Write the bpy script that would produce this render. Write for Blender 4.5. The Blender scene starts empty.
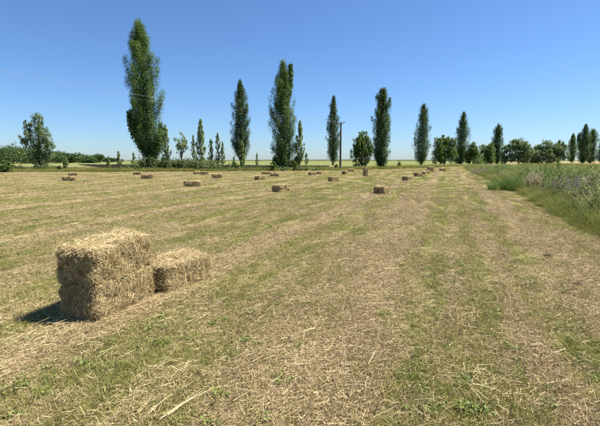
import bpy, bmesh, math, random
import numpy as np

R = math.radians
rng = np.random.default_rng(11)
random.seed(5)
sc = bpy.context.scene
COL = sc.collection

# ------------------------------------------------------------------ camera
F_PX, CX, CY, HOR = 410.0, 300.0, 213.0, 161.0        # the photograph's focal length and horizon, in its pixels
CAM_H = 1.6
PITCH = math.atan((CY - HOR) / F_PX)
cam_data = bpy.data.cameras.new('camera')
cam = bpy.data.objects.new('camera', cam_data)
COL.objects.link(cam)
cam.location = (0, 0, CAM_H)
cam.rotation_euler = (math.pi / 2 - PITCH, 0, 0)
cam_data.sensor_width = 36.0
cam_data.lens = 36.0 * F_PX / 600.0
cam_data.clip_start = 0.05
cam_data.clip_end = 20000
sc.camera = cam

# ------------------------------------------------------------------ sky and sun
SUN_EL = R(58)
SUN_AZ = R(80)            # clockwise from +Y (the view direction): from the right, a little ahead of the camera
world = bpy.data.worlds.new('World')
sc.world = world
world.use_nodes = True
wn = world.node_tree
wn.nodes.clear()
sky = wn.nodes.new('ShaderNodeTexSky')
sky.sky_type = 'NISHITA'
sky.sun_disc = False
sky.sun_elevation = SUN_EL
sky.sun_rotation = SUN_AZ
sky.altitude = 100
sky.air_density = 1.0
sky.dust_density = 0.35
sky.ozone_density = 10.0
bg = wn.nodes.new('ShaderNodeBackground')
bg.inputs['Strength'].default_value = 0.066
wo = wn.nodes.new('ShaderNodeOutputWorld')
tint = wn.nodes.new('ShaderNodeVectorMath')          # the camera's cool rendering of a clear sky
tint.operation = 'MULTIPLY'
tint.inputs[1].default_value = (0.885, 0.955, 1.03)
wn.links.new(sky.outputs[0], tint.inputs[0])
wn.links.new(tint.outputs[0], bg.inputs[0])
wn.links.new(bg.outputs[0], wo.inputs[0])

sun_data = bpy.data.lights.new('sun', 'SUN')
sun_data.energy = 4.6
sun_data.angle = R(0.5)
sun_data.color = (1.0, 0.94, 0.85)
sun = bpy.data.objects.new('sun', sun_data)
COL.objects.link(sun)
sd = (math.sin(SUN_AZ) * math.cos(SUN_EL), math.cos(SUN_AZ) * math.cos(SUN_EL), math.sin(SUN_EL))
from mathutils import Vector
sun.rotation_euler = Vector(sd).to_track_quat('Z', 'Y').to_euler()
sun.location = (40, -10, 60)

vs = sc.view_settings
vs.view_transform = 'Standard'
vs.look = 'None'
vs.exposure = 1.2
vs.gamma = 1.0
vs.use_curve_mapping = False
sc.render.engine = 'CYCLES'
sc.cycles.max_bounces = 4
sc.cycles.diffuse_bounces = 2
sc.cycles.glossy_bounces = 2
sc.cycles.transmission_bounces = 2
sc.cycles.transparent_max_bounces = 4
sc.cycles.caustics_reflective = False
sc.cycles.caustics_refractive = False


# ------------------------------------------------------------------ helpers
def ray(px, py):
    """direction of the photograph's pixel, scaled so that its forward (Y) component is 1"""
    dy = CY - py
    fy = F_PX * math.cos(PITCH) + dy * math.sin(PITCH)
    fz = dy * math.cos(PITCH) - F_PX * math.sin(PITCH)
    return (px - CX) / fy, fz / fy


def gp(px, py):
    """ground point seen at a pixel of the photograph"""
    rx, rz = ray(px, py)
    d = CAM_H / -rz
    return rx * d, d


def at_depth(px, py, d):
    rx, rz = ray(px, py)
    return rx * d, CAM_H + rz * d


_tab = np.random.default_rng(77).random((256, 256))


def vnoise(x, y, s=0):
    x = np.asarray(x, float) + 17.3 * s + 1000
    y = np.asarray(y, float) + 9.7 * s + 1000
    xi = np.floor(x).astype(int); yi = np.floor(y).astype(int)
    fx = x - xi; fy = y - yi
    fx = fx * fx * (3 - 2 * fx); fy = fy * fy * (3 - 2 * fy)
    g = lambda a, b: _tab[a & 255, b & 255]
    return ((g(xi, yi) * (1 - fx) + g(xi + 1, yi) * fx) * (1 - fy)
            + (g(xi, yi + 1) * (1 - fx) + g(xi + 1, yi + 1) * fx) * fy)


def fbm(x, y, s=0, o=4):
    t = 0; a = 0.5; n = 0
    for i in range(o):
        t = t + a * vnoise(x * 2 ** i, y * 2 ** i, s + i * 3.1); n += a; a *= 0.55
    return t / n


def new_mesh(name, V, quads=None, tris=None, attrs=None, mat=None, smooth=False, color=None):
    me = bpy.data.meshes.new(name)
    V = np.asarray(V, np.float32)
    nq = 0 if quads is None else len(quads)
    nt = 0 if tris is None else len(tris)
    me.vertices.add(len(V))
    me.vertices.foreach_set('co', V.ravel())
    loops = []
    if nq: loops.append(np.asarray(quads, np.int32).ravel())
    if nt: loops.append(np.asarray(tris, np.int32).ravel())
    loops = np.concatenate(loops)
    me.loops.add(len(loops))
    me.loops.foreach_set('vertex_index', loops)
    me.polygons.add(nq + nt)
    starts = np.concatenate([np.arange(nq) * 4, nq * 4 + np.arange(nt) * 3]).astype(np.int32)
    me.polygons.foreach_set('loop_start', starts)
    if smooth:
        me.polygons.foreach_set('use_smooth', np.ones(nq + nt, bool))
    if attrs:
        for k, a in attrs.items():
            at = me.attributes.new(k, 'FLOAT', 'POINT')
            at.data.foreach_set('value', np.asarray(a, np.float32))
    if color is not None:
        ca = me.color_attributes.new('col', 'FLOAT_COLOR', 'POINT')
        c4 = np.ones((len(V), 4), np.float32); c4[:, :3] = color
        ca.data.foreach_set('color', c4.ravel())
    me.update(calc_edges=True)
    me.validate()
    if mat: me.materials.append(mat)
    return me


def link(name, me, parent=None, loc=None, kind=None):
    o = bpy.data.objects.new(name, me)
    COL.objects.link(o)
    if parent: o.parent = parent
    if loc is not None: o.location = loc
    if kind: o['kind'] = kind
    return o


def tag(o, label, cat, group=None):
    o['label'] = label
    o['category'] = cat
    if group: o['group'] = group
    return o


def thing(name, label, cat, loc=(0, 0, 0), rotz=0.0, group=None):
    o = bpy.data.objects.new(name, None)
    o.empty_display_size = 0.2
    COL.objects.link(o)
    o.location = loc
    o.rotation_euler = (0, 0, rotz)
    return tag(o, label, cat, group)


def unit(a):
    return a / np.maximum(np.linalg.norm(a, axis=-1, keepdims=True), 1e-9)


class Geo:
    """collects quads with a per-vertex variation value"""
    def __init__(self):
        self.V = []; self.Q = []; self.A = []; self.n = 0

    def add(self, V, Q, A):
        self.V.append(V); self.Q.append(Q + self.n); self.A.append(A); self.n += len(V)

    def ribbons(self, P, D, L, W, bend=None, seg=1, var=None, tip=0.35, r=rng):
        """flat tapering blades: base P, direction D, length L, width W, bend = vector added at the tip (quadratic)"""
        N = len(P)
        P = np.asarray(P, float); D = unit(np.asarray(D, float))
        L = np.broadcast_to(L, N)[:, None]; W = np.broadcast_to(W, N)[:, None]
        side = unit(np.cross(D, unit(r.normal(size=(N, 3)))))
        if bend is None: bend = np.zeros((N, 3))
        if var is None: var = r.random(N)
        rows = []
        for i in range(seg + 1):
            s = i / seg
            c = P + D * L * s + bend * s * s
            w = W * (1 - (1 - tip) * s) * 0.5
            rows.append(c - side * w); rows.append(c + side * w)
        V = np.stack(rows, 1).reshape(-1, 3)
        k = 2 * (seg + 1)
        b = (np.arange(N) * k)[:, None]
        Q = []
        for i in range(seg):
            Q.append(np.concatenate([b + 2 * i, b + 2 * i + 1, b + 2 * i + 3, b + 2 * i + 2], 1))
        self.add(V, np.concatenate(Q), np.repeat(var, k))

    def leaves(self, P, size, up=0.3, aspect=0.75, var=None, r=rng, axis=None):
        """diamond leaf faces at points P"""
        N = len(P)
        size = np.broadcast_to(size, N)[:, None]
        n = r.normal(size=(N, 3)); n[:, 2] = np.abs(n[:, 2]) + up
        n = unit(n)
        t = r.normal(size=(N, 3)) if axis is None else axis + 0.35 * r.normal(size=(N, 3))
        t = unit(t - n * np.sum(t * n, 1, keepdims=True))
        b = np.cross(n, t)
        if var is None: var = r.random(N)
        a = size * 0.5
        V = np.stack([P - t * a, P + b * a * aspect - t * a * 0.15 + n * a * 0.18, P + t * a, P - b * a * aspect - t * a * 0.15 + n * a * 0.18], 1).reshape(-1, 3)
        q = np.arange(N * 4).reshape(-1, 4)
        self.add(V, q, np.repeat(var, 4))

    def tube(self, pts, rad, k=5, var=0.5):
        pts = np.asarray(pts, float); m = len(pts)
        d = np.gradient(pts, axis=0); d = unit(d)
        ref = np.array([0.31, 0.95, 0.05])
        s = unit(np.cross(d, ref)); t = np.cross(d, s)
        an = np.arange(k) / k * 2 * math.pi
        V = (pts[:, None] + (s[:, None] * np.cos(an)[None, :, None] + t[:, None] * np.sin(an)[None, :, None]) * np.asarray(rad)[:, None, None]).reshape(-1, 3)
        i = np.arange(m - 1)[:, None] * k; j = np.arange(k)[None]; j2 = (j + 1) % k
        Q = np.stack([i + j, i + j2, i + k + j2, i + k + j], -1).reshape(-1, 4)
        self.add(V, Q, np.full(len(V), var))

    def mesh(self, name, mat, smooth=False):
        return new_mesh(name, np.concatenate(self.V), quads=np.concatenate(self.Q), attrs={'var': np.concatenate(self.A)}, mat=mat, smooth=smooth)


# ------------------------------------------------------------------ materials
def mat_new(name):
    m = bpy.data.materials.new(name); m.use_nodes = True
    nt = m.node_tree; nt.nodes.clear()
    out = nt.nodes.new('ShaderNodeOutputMaterial')
    return m, nt, out


def ramp(nt, stops, fac):
    r = nt.nodes.new('ShaderNodeValToRGB')
    e = r.color_ramp.elements
    while len(e) < len(stops): e.new(0.5)
    for el, (p, c) in zip(e, stops):
        el.position = p; el.color = (*c, 1)
    nt.links.new(fac, r.inputs[0])
    return r.outputs[0]


def var_fac(nt, inst=0.0, big=0.0, bigscale=0.4):
    """blade / leaf variation, plus a per-instance random and a broad object-space noise"""
    a = nt.nodes.new('ShaderNodeAttribute'); a.attribute_name = 'var'
    v = a.outputs['Fac']
    def addm(v, src, amt):
        m = nt.nodes.new('ShaderNodeMath'); m.operation = 'MULTIPLY_ADD'
        nt.links.new(src, m.inputs[0]); m.inputs[1].default_value = amt
        nt.links.new(v, m.inputs[2])
        s = nt.nodes.new('ShaderNodeMath'); s.operation = 'SUBTRACT'; s.use_clamp = True
        nt.links.new(m.outputs[0], s.inputs[0]); s.inputs[1].default_value = amt * 0.5
        return s.outputs[0]
    if inst:
        oi = nt.nodes.new('ShaderNodeObjectInfo')
        v = addm(v, oi.outputs['Random'], inst)
    if big:
        tc = nt.nodes.new('ShaderNodeTexCoord')
        nz = nt.nodes.new('ShaderNodeTexNoise'); nz.inputs['Scale'].default_value = bigscale
        nt.links.new(tc.outputs['Object'], nz.inputs['Vector'])
        v = addm(v, nz.outputs['Fac'], big)
    return v


def leaf_mat(name, stops, trans=0.3, inst=0.0, rough=0.55, spec=0.3, big=0.0, bigscale=0.4):
    m, nt, out = mat_new(name)
    c = ramp(nt, stops, var_fac(nt, inst, big, bigscale))
    p = nt.nodes.new('ShaderNodeBsdfPrincipled')
    nt.links.new(c, p.inputs['Base Color'])
    p.inputs['Roughness'].default_value = rough
    p.inputs['Specular IOR Level'].default_value = spec
    if trans:
        t = nt.nodes.new('ShaderNodeBsdfTranslucent')
        nt.links.new(c, t.inputs['Color'])
        mx = nt.nodes.new('ShaderNodeMixShader'); mx.inputs[0].default_value = trans
        nt.links.new(p.outputs[0], mx.inputs[1]); nt.links.new(t.outputs[0], mx.inputs[2])
        nt.links.new(mx.outputs[0], out.inputs[0])
    else:
        nt.links.new(p.outputs[0], out.inputs[0])
    return m


def noise_mat(name, stops, scale=8.0, detail=8, stretch=(1, 1, 1), bump=0.3, rough=0.9, bscale=None):
    m, nt, out = mat_new(name)
    tc = nt.nodes.new('ShaderNodeTexCoord')
    mp = nt.nodes.new('ShaderNodeMapping'); mp.inputs['Scale'].default_value = stretch
    nt.links.new(tc.outputs['Object'], mp.inputs[0])
    n = nt.nodes.new('ShaderNodeTexNoise'); n.inputs['Scale'].default_value = scale; n.inputs['Detail'].default_value = detail
    n.inputs['Roughness'].default_value = 0.65
    nt.links.new(mp.outputs[0], n.inputs['Vector'])
    c = ramp(nt, stops, n.outputs['Fac'])
    p = nt.nodes.new('ShaderNodeBsdfPrincipled')
    p.inputs['Roughness'].default_value = rough; p.inputs['Specular IOR Level'].default_value = 0.0
    nt.links.new(c, p.inputs['Base Color'])
    b = nt.nodes.new('ShaderNodeBump'); b.inputs['Strength'].default_value = bump; b.inputs['Distance'].default_value = 0.05
    nt.links.new(n.outputs['Fac'], b.inputs['Height']); nt.links.new(b.outputs[0], p.inputs['Normal'])
    nt.links.new(p.outputs[0], out.inputs[0])
    return m


M = {}
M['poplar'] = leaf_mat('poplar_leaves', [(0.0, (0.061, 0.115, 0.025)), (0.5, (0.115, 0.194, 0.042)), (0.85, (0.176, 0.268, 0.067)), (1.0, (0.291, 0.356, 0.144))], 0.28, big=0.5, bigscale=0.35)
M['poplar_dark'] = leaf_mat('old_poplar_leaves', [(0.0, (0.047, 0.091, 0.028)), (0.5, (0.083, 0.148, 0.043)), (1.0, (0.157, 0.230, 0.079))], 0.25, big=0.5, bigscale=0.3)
M['young'] = leaf_mat('young_poplar_leaves', [(0.0, (0.163, 0.216, 0.069)), (0.6, (0.263, 0.336, 0.119)), (1.0, (0.400, 0.444, 0.213))], 0.45, big=0.4, bigscale=0.6, spec=0.15)
M['broad'] = leaf_mat('broadleaf_leaves', [(0.0, (0.060, 0.113, 0.022)), (0.5, (0.123, 0.200, 0.034)), (1.0, (0.224, 0.303, 0.062))], 0.28, big=0.6, bigscale=0.3)
M['willow'] = leaf_mat('grey_green_leaves', [(0.0, (0.090, 0.146, 0.052)), (0.6, (0.173, 0.244, 0.086)), (1.0, (0.305, 0.365, 0.164))], 0.3, big=0.4, bigscale=0.4)
M['bush'] = leaf_mat('bush_leaves', [(0.0, (0.048, 0.077, 0.022)), (0.6, (0.089, 0.129, 0.034)), (1.0, (0.153, 0.193, 0.050))], 0.25, big=0.5, bigscale=0.6)
M['bright_bush'] = leaf_mat('bright_bush_leaves', [(0.0, (0.072, 0.132, 0.024)), (1.0, (0.168, 0.252, 0.060))], 0.3, big=0.5, bigscale=0.6)
M['far_wood'] = leaf_mat('far_wood_leaves', [(0.0, (0.047, 0.085, 0.024)), (0.6, (0.079, 0.129, 0.033)), (1.0, (0.125, 0.175, 0.051))], 0.25, big=0.6, bigscale=0.06)
M['bark'] = noise_mat('bark', [(0.3, (0.07, 0.055, 0.04)), (0.7, (0.20, 0.17, 0.13))], 3, 6, (1, 1, 0.25), 0.8)
STRAW = [(0.0, (0.24, 0.168, 0.072)), (0.35, (0.55, 0.423, 0.200)), (0.7, (0.68, 0.55, 0.285)), (1.0, (0.77, 0.67, 0.40))]
M['straw'] = leaf_mat('straw', STRAW, 0.06, rough=0.5, spec=0.3, big=0.4, bigscale=5)
M['bale_body'] = noise_mat('packed_hay', [(0.25, (0.08, 0.056, 0.028)), (0.5, (0.28, 0.21, 0.108)), (0.75, (0.50, 0.39, 0.21))], 26, 8, (1, 1, 1), 1.0)
M['thatch'] = leaf_mat('dry_cut_grass', [(0.0, (0.210, 0.150, 0.077)), (0.35, (0.419, 0.318, 0.166)), (0.7, (0.566, 0.451, 0.246)), (1.0, (0.734, 0.626, 0.372))], 0.15, inst=0.4, rough=0.6, spec=0.25)
M['grass'] = leaf_mat('mown_green_grass', [(0.0, (0.153, 0.172, 0.036)), (0.45, (0.235, 0.251, 0.054)), (0.75, (0.329, 0.308, 0.085)), (1.0, (0.541, 0.445, 0.171))], 0.3, inst=0.5)
M['weedleaf'] = leaf_mat('small_weed_leaves', [(0.0, (0.13, 0.175, 0.035)), (1.0, (0.24, 0.29, 0.07))], 0.35, inst=0.5)
M['verge_grass'] = leaf_mat('verge_grass', [(0.0, (0.105, 0.129, 0.026)), (0.5, (0.189, 0.206, 0.044)), (0.85, (0.273, 0.258, 0.071)), (1.0, (0.441, 0.362, 0.151))], 0.35, inst=0.8, spec=0.1)
M['reed'] = leaf_mat('tall_green_grass', [(0.0, (0.063, 0.118, 0.020)), (0.6, (0.114, 0.197, 0.035)), (1.0, (0.194, 0.266, 0.059))], 0.35)
M['weed'] = leaf_mat('tall_weeds', [(0.0, (0.099, 0.152, 0.035)), (0.5, (0.185, 0.244, 0.068)), (0.85, (0.290, 0.337, 0.127)), (1.0, (0.502, 0.475, 0.253))], 0.35, inst=0.7, spec=0.08, rough=0.8)
M['green_weed'] = leaf_mat('fresh_weed_leaves', [(0.0, (0.083, 0.134, 0.030)), (0.6, (0.154, 0.218, 0.060)), (1.0, (0.264, 0.314, 0.110))], 0.35, inst=0.6, spec=0.1)
M['grey_weed'] = leaf_mat('dry_grey_weeds', [(0.0, (0.22, 0.185, 0.155)), (0.6, (0.38, 0.33, 0.285)), (1.0, (0.55, 0.50, 0.44))], 0.2, inst=0.4)
M['rust'] = leaf_mat('brown_seed_heads', [(0.0, (0.10, 0.060, 0.036)), (1.0, (0.22, 0.14, 0.085))], 0.15)
M['cream'] = leaf_mat('cream_plumes', [(0.0, (0.40, 0.33, 0.19)), (1.0, (0.66, 0.57, 0.37))], 0.3)
M['crop'] = leaf_mat('yellow_green_crop', [(0.0, (0.123, 0.156, 0.027)), (0.7, (0.228, 0.238, 0.045)), (1.0, (0.399, 0.328, 0.063))], 0.35, inst=0.5)
M['pole'] = noise_mat('weathered_pole', [(0.3, (0.07, 0.06, 0.05)), (0.7, (0.16, 0.14, 0.12))], 4, 6, (1, 1, 0.1), 0.3)
M['metal'] = noise_mat('galvanised_metal', [(0.3, (0.16, 0.16, 0.16)), (0.7, (0.28, 0.28, 0.28))], 6, 4, (1, 1, 1), 0.1, 0.5)
M['wire'] = noise_mat('wire', [(0.3, (0.26, 0.27, 0.28)), (0.7, (0.34, 0.35, 0.36))], 2, 2, (1, 1, 1), 0.0, 0.5)
M['ceramic'] = noise_mat('insulator', [(0.3, (0.25, 0.25, 0.24)), (0.7, (0.45, 0.45, 0.44))], 6, 2, (1, 1, 1), 0.0, 0.3)
M['log'] = noise_mat('dead_wood', [(0.3, (0.09, 0.075, 0.06)), (0.7, (0.30, 0.26, 0.21))], 5, 5, (1, 1, 0.3), 0.5)

# ------------------------------------------------------------------ the field: rows, strips, zones
ROW = math.atan((445 - 300) / F_PX)
CR, SR = math.cos(ROW), math.sin(ROW)


def uv(x, y):
    return x * SR + y * CR, x * CR - y * SR      # along the row, across it (positive to the right)


PV = [-3.75, -3.2, -2.8, -2.2, -1.7, -1.2, -0.6, -0.42, -0.1, 0.05, 0.15, 0.25, 0.55, 0.68, 0.88, 1.0, 1.25, 1.4, 2.0, 2.3, 2.8, 3.1, 4.2]
PG = [0.55, 0.08, 0.60, 0.66, 0.40, 0.16, 0.12, 0.50, 0.76, 0.60, 0.26, 0.62, 0.66, 0.20, 0.18, 0.66, 0.66, 0.10, 0.08, 0.38, 0.45, 0.66, 0.7]


def windrow(v):
    """distance to the nearest windrow left of the first one"""
    k = np.clip(np.round((-3.2 - v) / 5.3), 0, 30)
    return np.abs(v - (-3.2 - 5.3 * k)), k


def greenness(x, y):
    u, v = uv(x, y)
    v = v + 0.20 * (vnoise(u * 0.12, v * 0.1, 3) - 0.5) + 0.10 * (vnoise(u * 0.9, v * 0.8, 8) - 0.5)
    g = np.interp(v, PV, PG)
    dw, k = windrow(v)
    gl = 0.66 - 0.60 * np.exp(-(dw / 0.45) ** 2) - 0.34 * np.exp(-((dw - 1.25) / 0.24) ** 2) - 0.24 * np.exp(-((dw - 2.4) / 0.32) ** 2)
    g = np.where(v < -3.75, gl, g)
    g = g + 0.42 * (fbm(u * 0.06, v * 1.7, 21) - 0.5) + np.where(v < -3.75, 0.20, 0.34) * (fbm(u * 1.3, v * 3.2, 33, 3) - 0.5) + 0.12 * (vnoise(u * 0.3, v * 0.5, 41) - 0.5)
    # the far left of the field is drier
    g = g + 0.08 - 0.20 * np.clip((-v - 14) / 30, 0, 1)
    return np.clip(g, 0, 1)


def ground_z(x, y):
    d = np.hypot(x, y)
    f = np.clip(1 - d / 60, 0, 1)
    return f * (0.035 * (fbm(x * 1.7, y * 1.7, 5, 3) - 0.5) + 0.05 * (fbm(x * 0.35, y * 0.35, 6, 2) - 0.5))


# field edge (where the mowing stops), as forward distance for each photograph column
EX = [-600, 0, 150, 240, 340, 400, 440, 470, 900]
EY = [172.6, 172.2, 171.8, 171.2, 170.2, 168.6, 167.2, 165.5, 165.5]
ED = [gp(a, b)[1] for a, b in zip(EX, EY)]


def edge_dist(x, y):
    col = CX + F_PX * x / np.maximum(y, 0.5)
    return np.interp(col, EX, ED)


def verge_edge(u):
    return 3.12 + 0.010 * u + 0.45 * (vnoise(u * 0.35, 0.3, 40) - 0.5) + 0.40 * (vnoise(u * 1.3, 0.7, 44) - 0.5)


def poly_in(px, py, poly):
    ins = np.zeros(np.shape(px), bool)
    n = len(poly)
    for i in range(n):
        x1, y1 = poly[i]; x2, y2 = poly[(i + 1) % n]
        c = ((y1 > py) != (y2 > py)) & (px < (x2 - x1) * (py - y1) / (y2 - y1 + 1e-12) + x1)
        ins ^= c
    return ins


# ------------------------------------------------------------------ ground sheet
ang = np.concatenate([np.arange(-180, -48, 6), np.arange(-48, 48.01, 0.24), np.arange(54, 180, 6)])
ang = np.radians(ang)
rad = np.concatenate([[0.05, 0.6, 1.2], np.geomspace(1.6, 260, 330), np.geomspace(300, 9000, 26)])
A_, R_ = np.meshgrid(ang, rad)
gx = (R_ * np.sin(A_)).ravel(); gy = (R_ * np.cos(A_)).ravel()
gz = ground_z(gx, gy)
u_, v_ = uv(gx, gy)
g = greenness(gx, gy)
tan = np.array([0.285, 0.220, 0.116]); olive = np.array([0.195, 0.192, 0.060]); brown = np.array([0.225, 0.165, 0.105])
k = fbm(gx * 0.8, gy * 0.8, 50, 3)[:, None]
dry = tan * (1 - np.clip(k * 1.6 - 0.5, 0, 1)) + brown * np.clip(k * 1.6 - 0.5, 0, 1)
colr = dry * (1 - g[:, None]) + olive * g[:, None]
# rough unmown edge and the fields beyond
ed = edge_dist(gx, gy)
n1 = fbm(gx * 0.12, gy * 0.12, 60, 3)[:, None]
rough = np.array([0.225, 0.19, 0.105]) * (0.7 + 0.6 * n1)
front = gy > 2
t = np.clip((gy - ed) / 3.0, 0, 1)[:, None] * front[:, None]
colr = colr * (1 - t) + rough * t
n2 = fbm(gx * 0.02, gy * 0.02, 61, 3)[:, None]
farf = np.array([0.178, 0.192, 0.075]) * (0.85 + 0.3 * n2)
gold = np.array([0.29, 0.235, 0.115]) * (0.85 + 0.3 * n2)
colm = (CX + F_PX * gx / np.maximum(gy, 0.5))
wgold = np.clip((colm - 470) / 50, 0, 1)[:, None]
farf = farf * (1 - wgold) + gold * wgold
t = (np.clip((gy - np.maximum(ed * 1.55, 118)) / 4.0, 0, 1) * front)[:, None]
colr = colr * (1 - t) + farf * t
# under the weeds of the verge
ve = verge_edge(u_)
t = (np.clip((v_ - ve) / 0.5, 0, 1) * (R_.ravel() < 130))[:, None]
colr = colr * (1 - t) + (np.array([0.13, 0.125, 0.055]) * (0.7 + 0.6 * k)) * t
na, nr = len(ang), len(rad)
ii = np.arange(nr - 1)[:, None] * na; jj = np.arange(na)[None]; j2 = (jj + 1) % na
Q = np.stack([ii + jj, ii + na + jj, ii + na + j2, ii + j2], -1).reshape(-1, 4)
Vg = np.stack([gx, gy, gz], 1)

m, nt, out = mat_new('field_soil_and_turf')
ca = nt.nodes.new('ShaderNodeVertexColor'); ca.layer_name = 'col'
tc = nt.nodes.new('ShaderNodeTexCoord')
mp = nt.nodes.new('ShaderNodeMapping'); mp.inputs['Rotation'].default_value = (0, 0, ROW); mp.inputs['Scale'].default_value = (1.6, 0.55, 1)
nt.links.new(tc.outputs['Object'], mp.inputs[0])
nA = nt.nodes.new('ShaderNodeTexNoise'); nA.inputs['Scale'].default_value = 9; nA.inputs['Detail'].default_value = 9; nA.inputs['Roughness'].default_value = 0.75
nt.links.new(mp.outputs[0], nA.inputs['Vector'])
nB = nt.nodes.new('ShaderNodeTexNoise'); nB.inputs['Scale'].default_value = 1.4; nB.inputs['Detail'].default_value = 7; nB.inputs['Roughness'].default_value = 0.7
nt.links.new(mp.outputs[0], nB.inputs['Vector'])
mA = nt.nodes.new('ShaderNodeMapRange'); mA.inputs[1].default_value = 0.3; mA.inputs[2].default_value = 0.7; mA.inputs[3].default_value = 0.62; mA.inputs[4].default_value = 1.3
nt.links.new(nA.outputs['Fac'], mA.inputs[0])
mB = nt.nodes.new('ShaderNodeMapRange'); mB.inputs[1].default_value = 0.3; mB.inputs[2].default_value = 0.7; mB.inputs[3].default_value = 0.86; mB.inputs[4].default_value = 1.14
nt.links.new(nB.outputs['Fac'], mB.inputs[0])
mm = nt.nodes.new('ShaderNodeMath'); mm.operation = 'MULTIPLY'
nt.links.new(mA.outputs[0], mm.inputs[0]); nt.links.new(mB.outputs[0], mm.inputs[1])
vm = nt.nodes.new('ShaderNodeVectorMath'); vm.operation = 'SCALE'
nt.links.new(ca.outputs['Color'], vm.inputs[0]); nt.links.new(mm.outputs[0], vm.inputs['Scale'])
p = nt.nodes.new('ShaderNodeBsdfPrincipled'); p.inputs['Roughness'].default_value = 0.95; p.inputs['Specular IOR Level'].default_value = 0.0
nt.links.new(vm.outputs[0], p.inputs['Base Color'])
b = nt.nodes.new('ShaderNodeBump'); b.inputs['Strength'].default_value = 0.7; b.inputs['Distance'].default_value = 0.04
nt.links.new(nA.outputs['Fac'], b.inputs['Height']); nt.links.new(b.outputs[0], p.inputs['Normal'])
nt.links.new(p.outputs[0], out.inputs[0])
M['ground'] = m
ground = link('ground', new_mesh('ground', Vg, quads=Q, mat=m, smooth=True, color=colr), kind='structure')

# dark bumpy band between the rough edge and the green field beyond
M['band'] = noise_mat('dark_band_ground', [(0.3, (0.010, 0.010, 0.008)), (0.7, (0.034, 0.031, 0.025))], 1.2, 6, (1, 1, 1), 1.0)
band_px = [(76, 164.6), (160, 164.7), (330, 166.2), (330, 167.2), (262, 169.0), (130, 169.9), (108, 168.6), (88, 166.4)]
sp = [gp(a, b) for a, b in band_px]
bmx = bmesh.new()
# a grid clipped to the outline, with bumps and ridges
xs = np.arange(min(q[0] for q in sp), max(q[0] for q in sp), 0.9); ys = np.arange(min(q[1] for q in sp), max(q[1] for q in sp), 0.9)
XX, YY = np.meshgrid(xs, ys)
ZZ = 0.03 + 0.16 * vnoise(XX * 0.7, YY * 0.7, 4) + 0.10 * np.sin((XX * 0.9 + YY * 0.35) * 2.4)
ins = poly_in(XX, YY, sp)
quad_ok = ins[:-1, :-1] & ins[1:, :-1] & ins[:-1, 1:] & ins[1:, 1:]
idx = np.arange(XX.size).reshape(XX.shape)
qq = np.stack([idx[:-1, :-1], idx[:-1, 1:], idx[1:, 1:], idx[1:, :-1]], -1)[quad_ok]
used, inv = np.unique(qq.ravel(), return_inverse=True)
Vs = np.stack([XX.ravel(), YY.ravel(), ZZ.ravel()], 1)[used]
link('dark_band', new_mesh('dark_band', Vs, quads=inv.reshape(-1, 4), mat=M['band']), kind='structure')

# faint line of hills on the horizon
hx = np.linspace(-3500, 4200, 90)
hz = 9 + 26 * fbm(hx * 0.0009, hx * 0, 14, 3) * np.exp(-((hx - 600) / 2600) ** 2)
hy = 5200 + 300 * fbm(hx * 0.001, hx * 0, 15, 2)
prof = [(0, -0.5), (250, 0.55), (600, 1.0), (1100, 0.6), (1700, -0.5)]
Vh = np.concatenate([np.stack([hx, hy + a, np.where(b > 0, hz * b, -2.0)], 1) for a, b in prof])
nn = len(hx)
Qh = np.concatenate([np.stack([np.arange(nn - 1) + r * nn, np.arange(1, nn) + r * nn, np.arange(1, nn) + (r + 1) * nn, np.arange(nn - 1) + (r + 1) * nn], 1) for r in range(len(prof) - 1)])
M['hills'] = noise_mat('hill_woods', [(0.3, (0.05, 0.07, 0.04)), (0.7, (0.12, 0.13, 0.07))], 0.01, 4, (1, 1, 1), 0.0)
link('hills', new_mesh('hills', Vh, quads=Qh, mat=M['hills'], smooth=True), kind='structure')


# ------------------------------------------------------------------ trees
def frame_tree(px, base_py, top_py, d=None):
    """ground position, distance and height of a tree seen at these pixels"""
    if d is None:
        x, d = gp(px, base_py)
    else:
        x = ray(px, base_py)[0] * d
    return x, d, CAM_H + ray(px, top_py)[1] * d


def trunk_mesh(H, r0, lean, k=8, top=0.9, wob=0.012, seed=0):
    rr = np.random.default_rng(seed)
    n = 12
    s = np.linspace(0, 1, n)
    pts = np.stack([lean * s ** 1.3 + wob * H * np.cumsum(rr.normal(size=n)) * 0.25, wob * H * np.cumsum(rr.normal(size=n)) * 0.25, H * top * s], 1)
    pts[0, :2] = 0
    pts[0, 2] = -0.15
    rad = r0 * (1 - 0.93 * s) + r0 * 0.35 * np.exp(-s * 25)
    G = Geo(); G.tube(pts, rad, k)
    return G.mesh('trunk', M['bark'], True), pts


POP_T = [0.0, 0.04, 0.10, 0.2, 0.32, 0.5, 0.68, 0.8, 0.9, 0.96, 1.0]
POP_W = [0.25, 0.45, 0.66, 0.88, 1.0, 0.98, 0.88, 0.72, 0.46, 0.25, 0.04]


def ball(n, r):
    return unit(r.normal(size=(n, 3))) * (r.random((n, 1)) ** 0.45)


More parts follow.
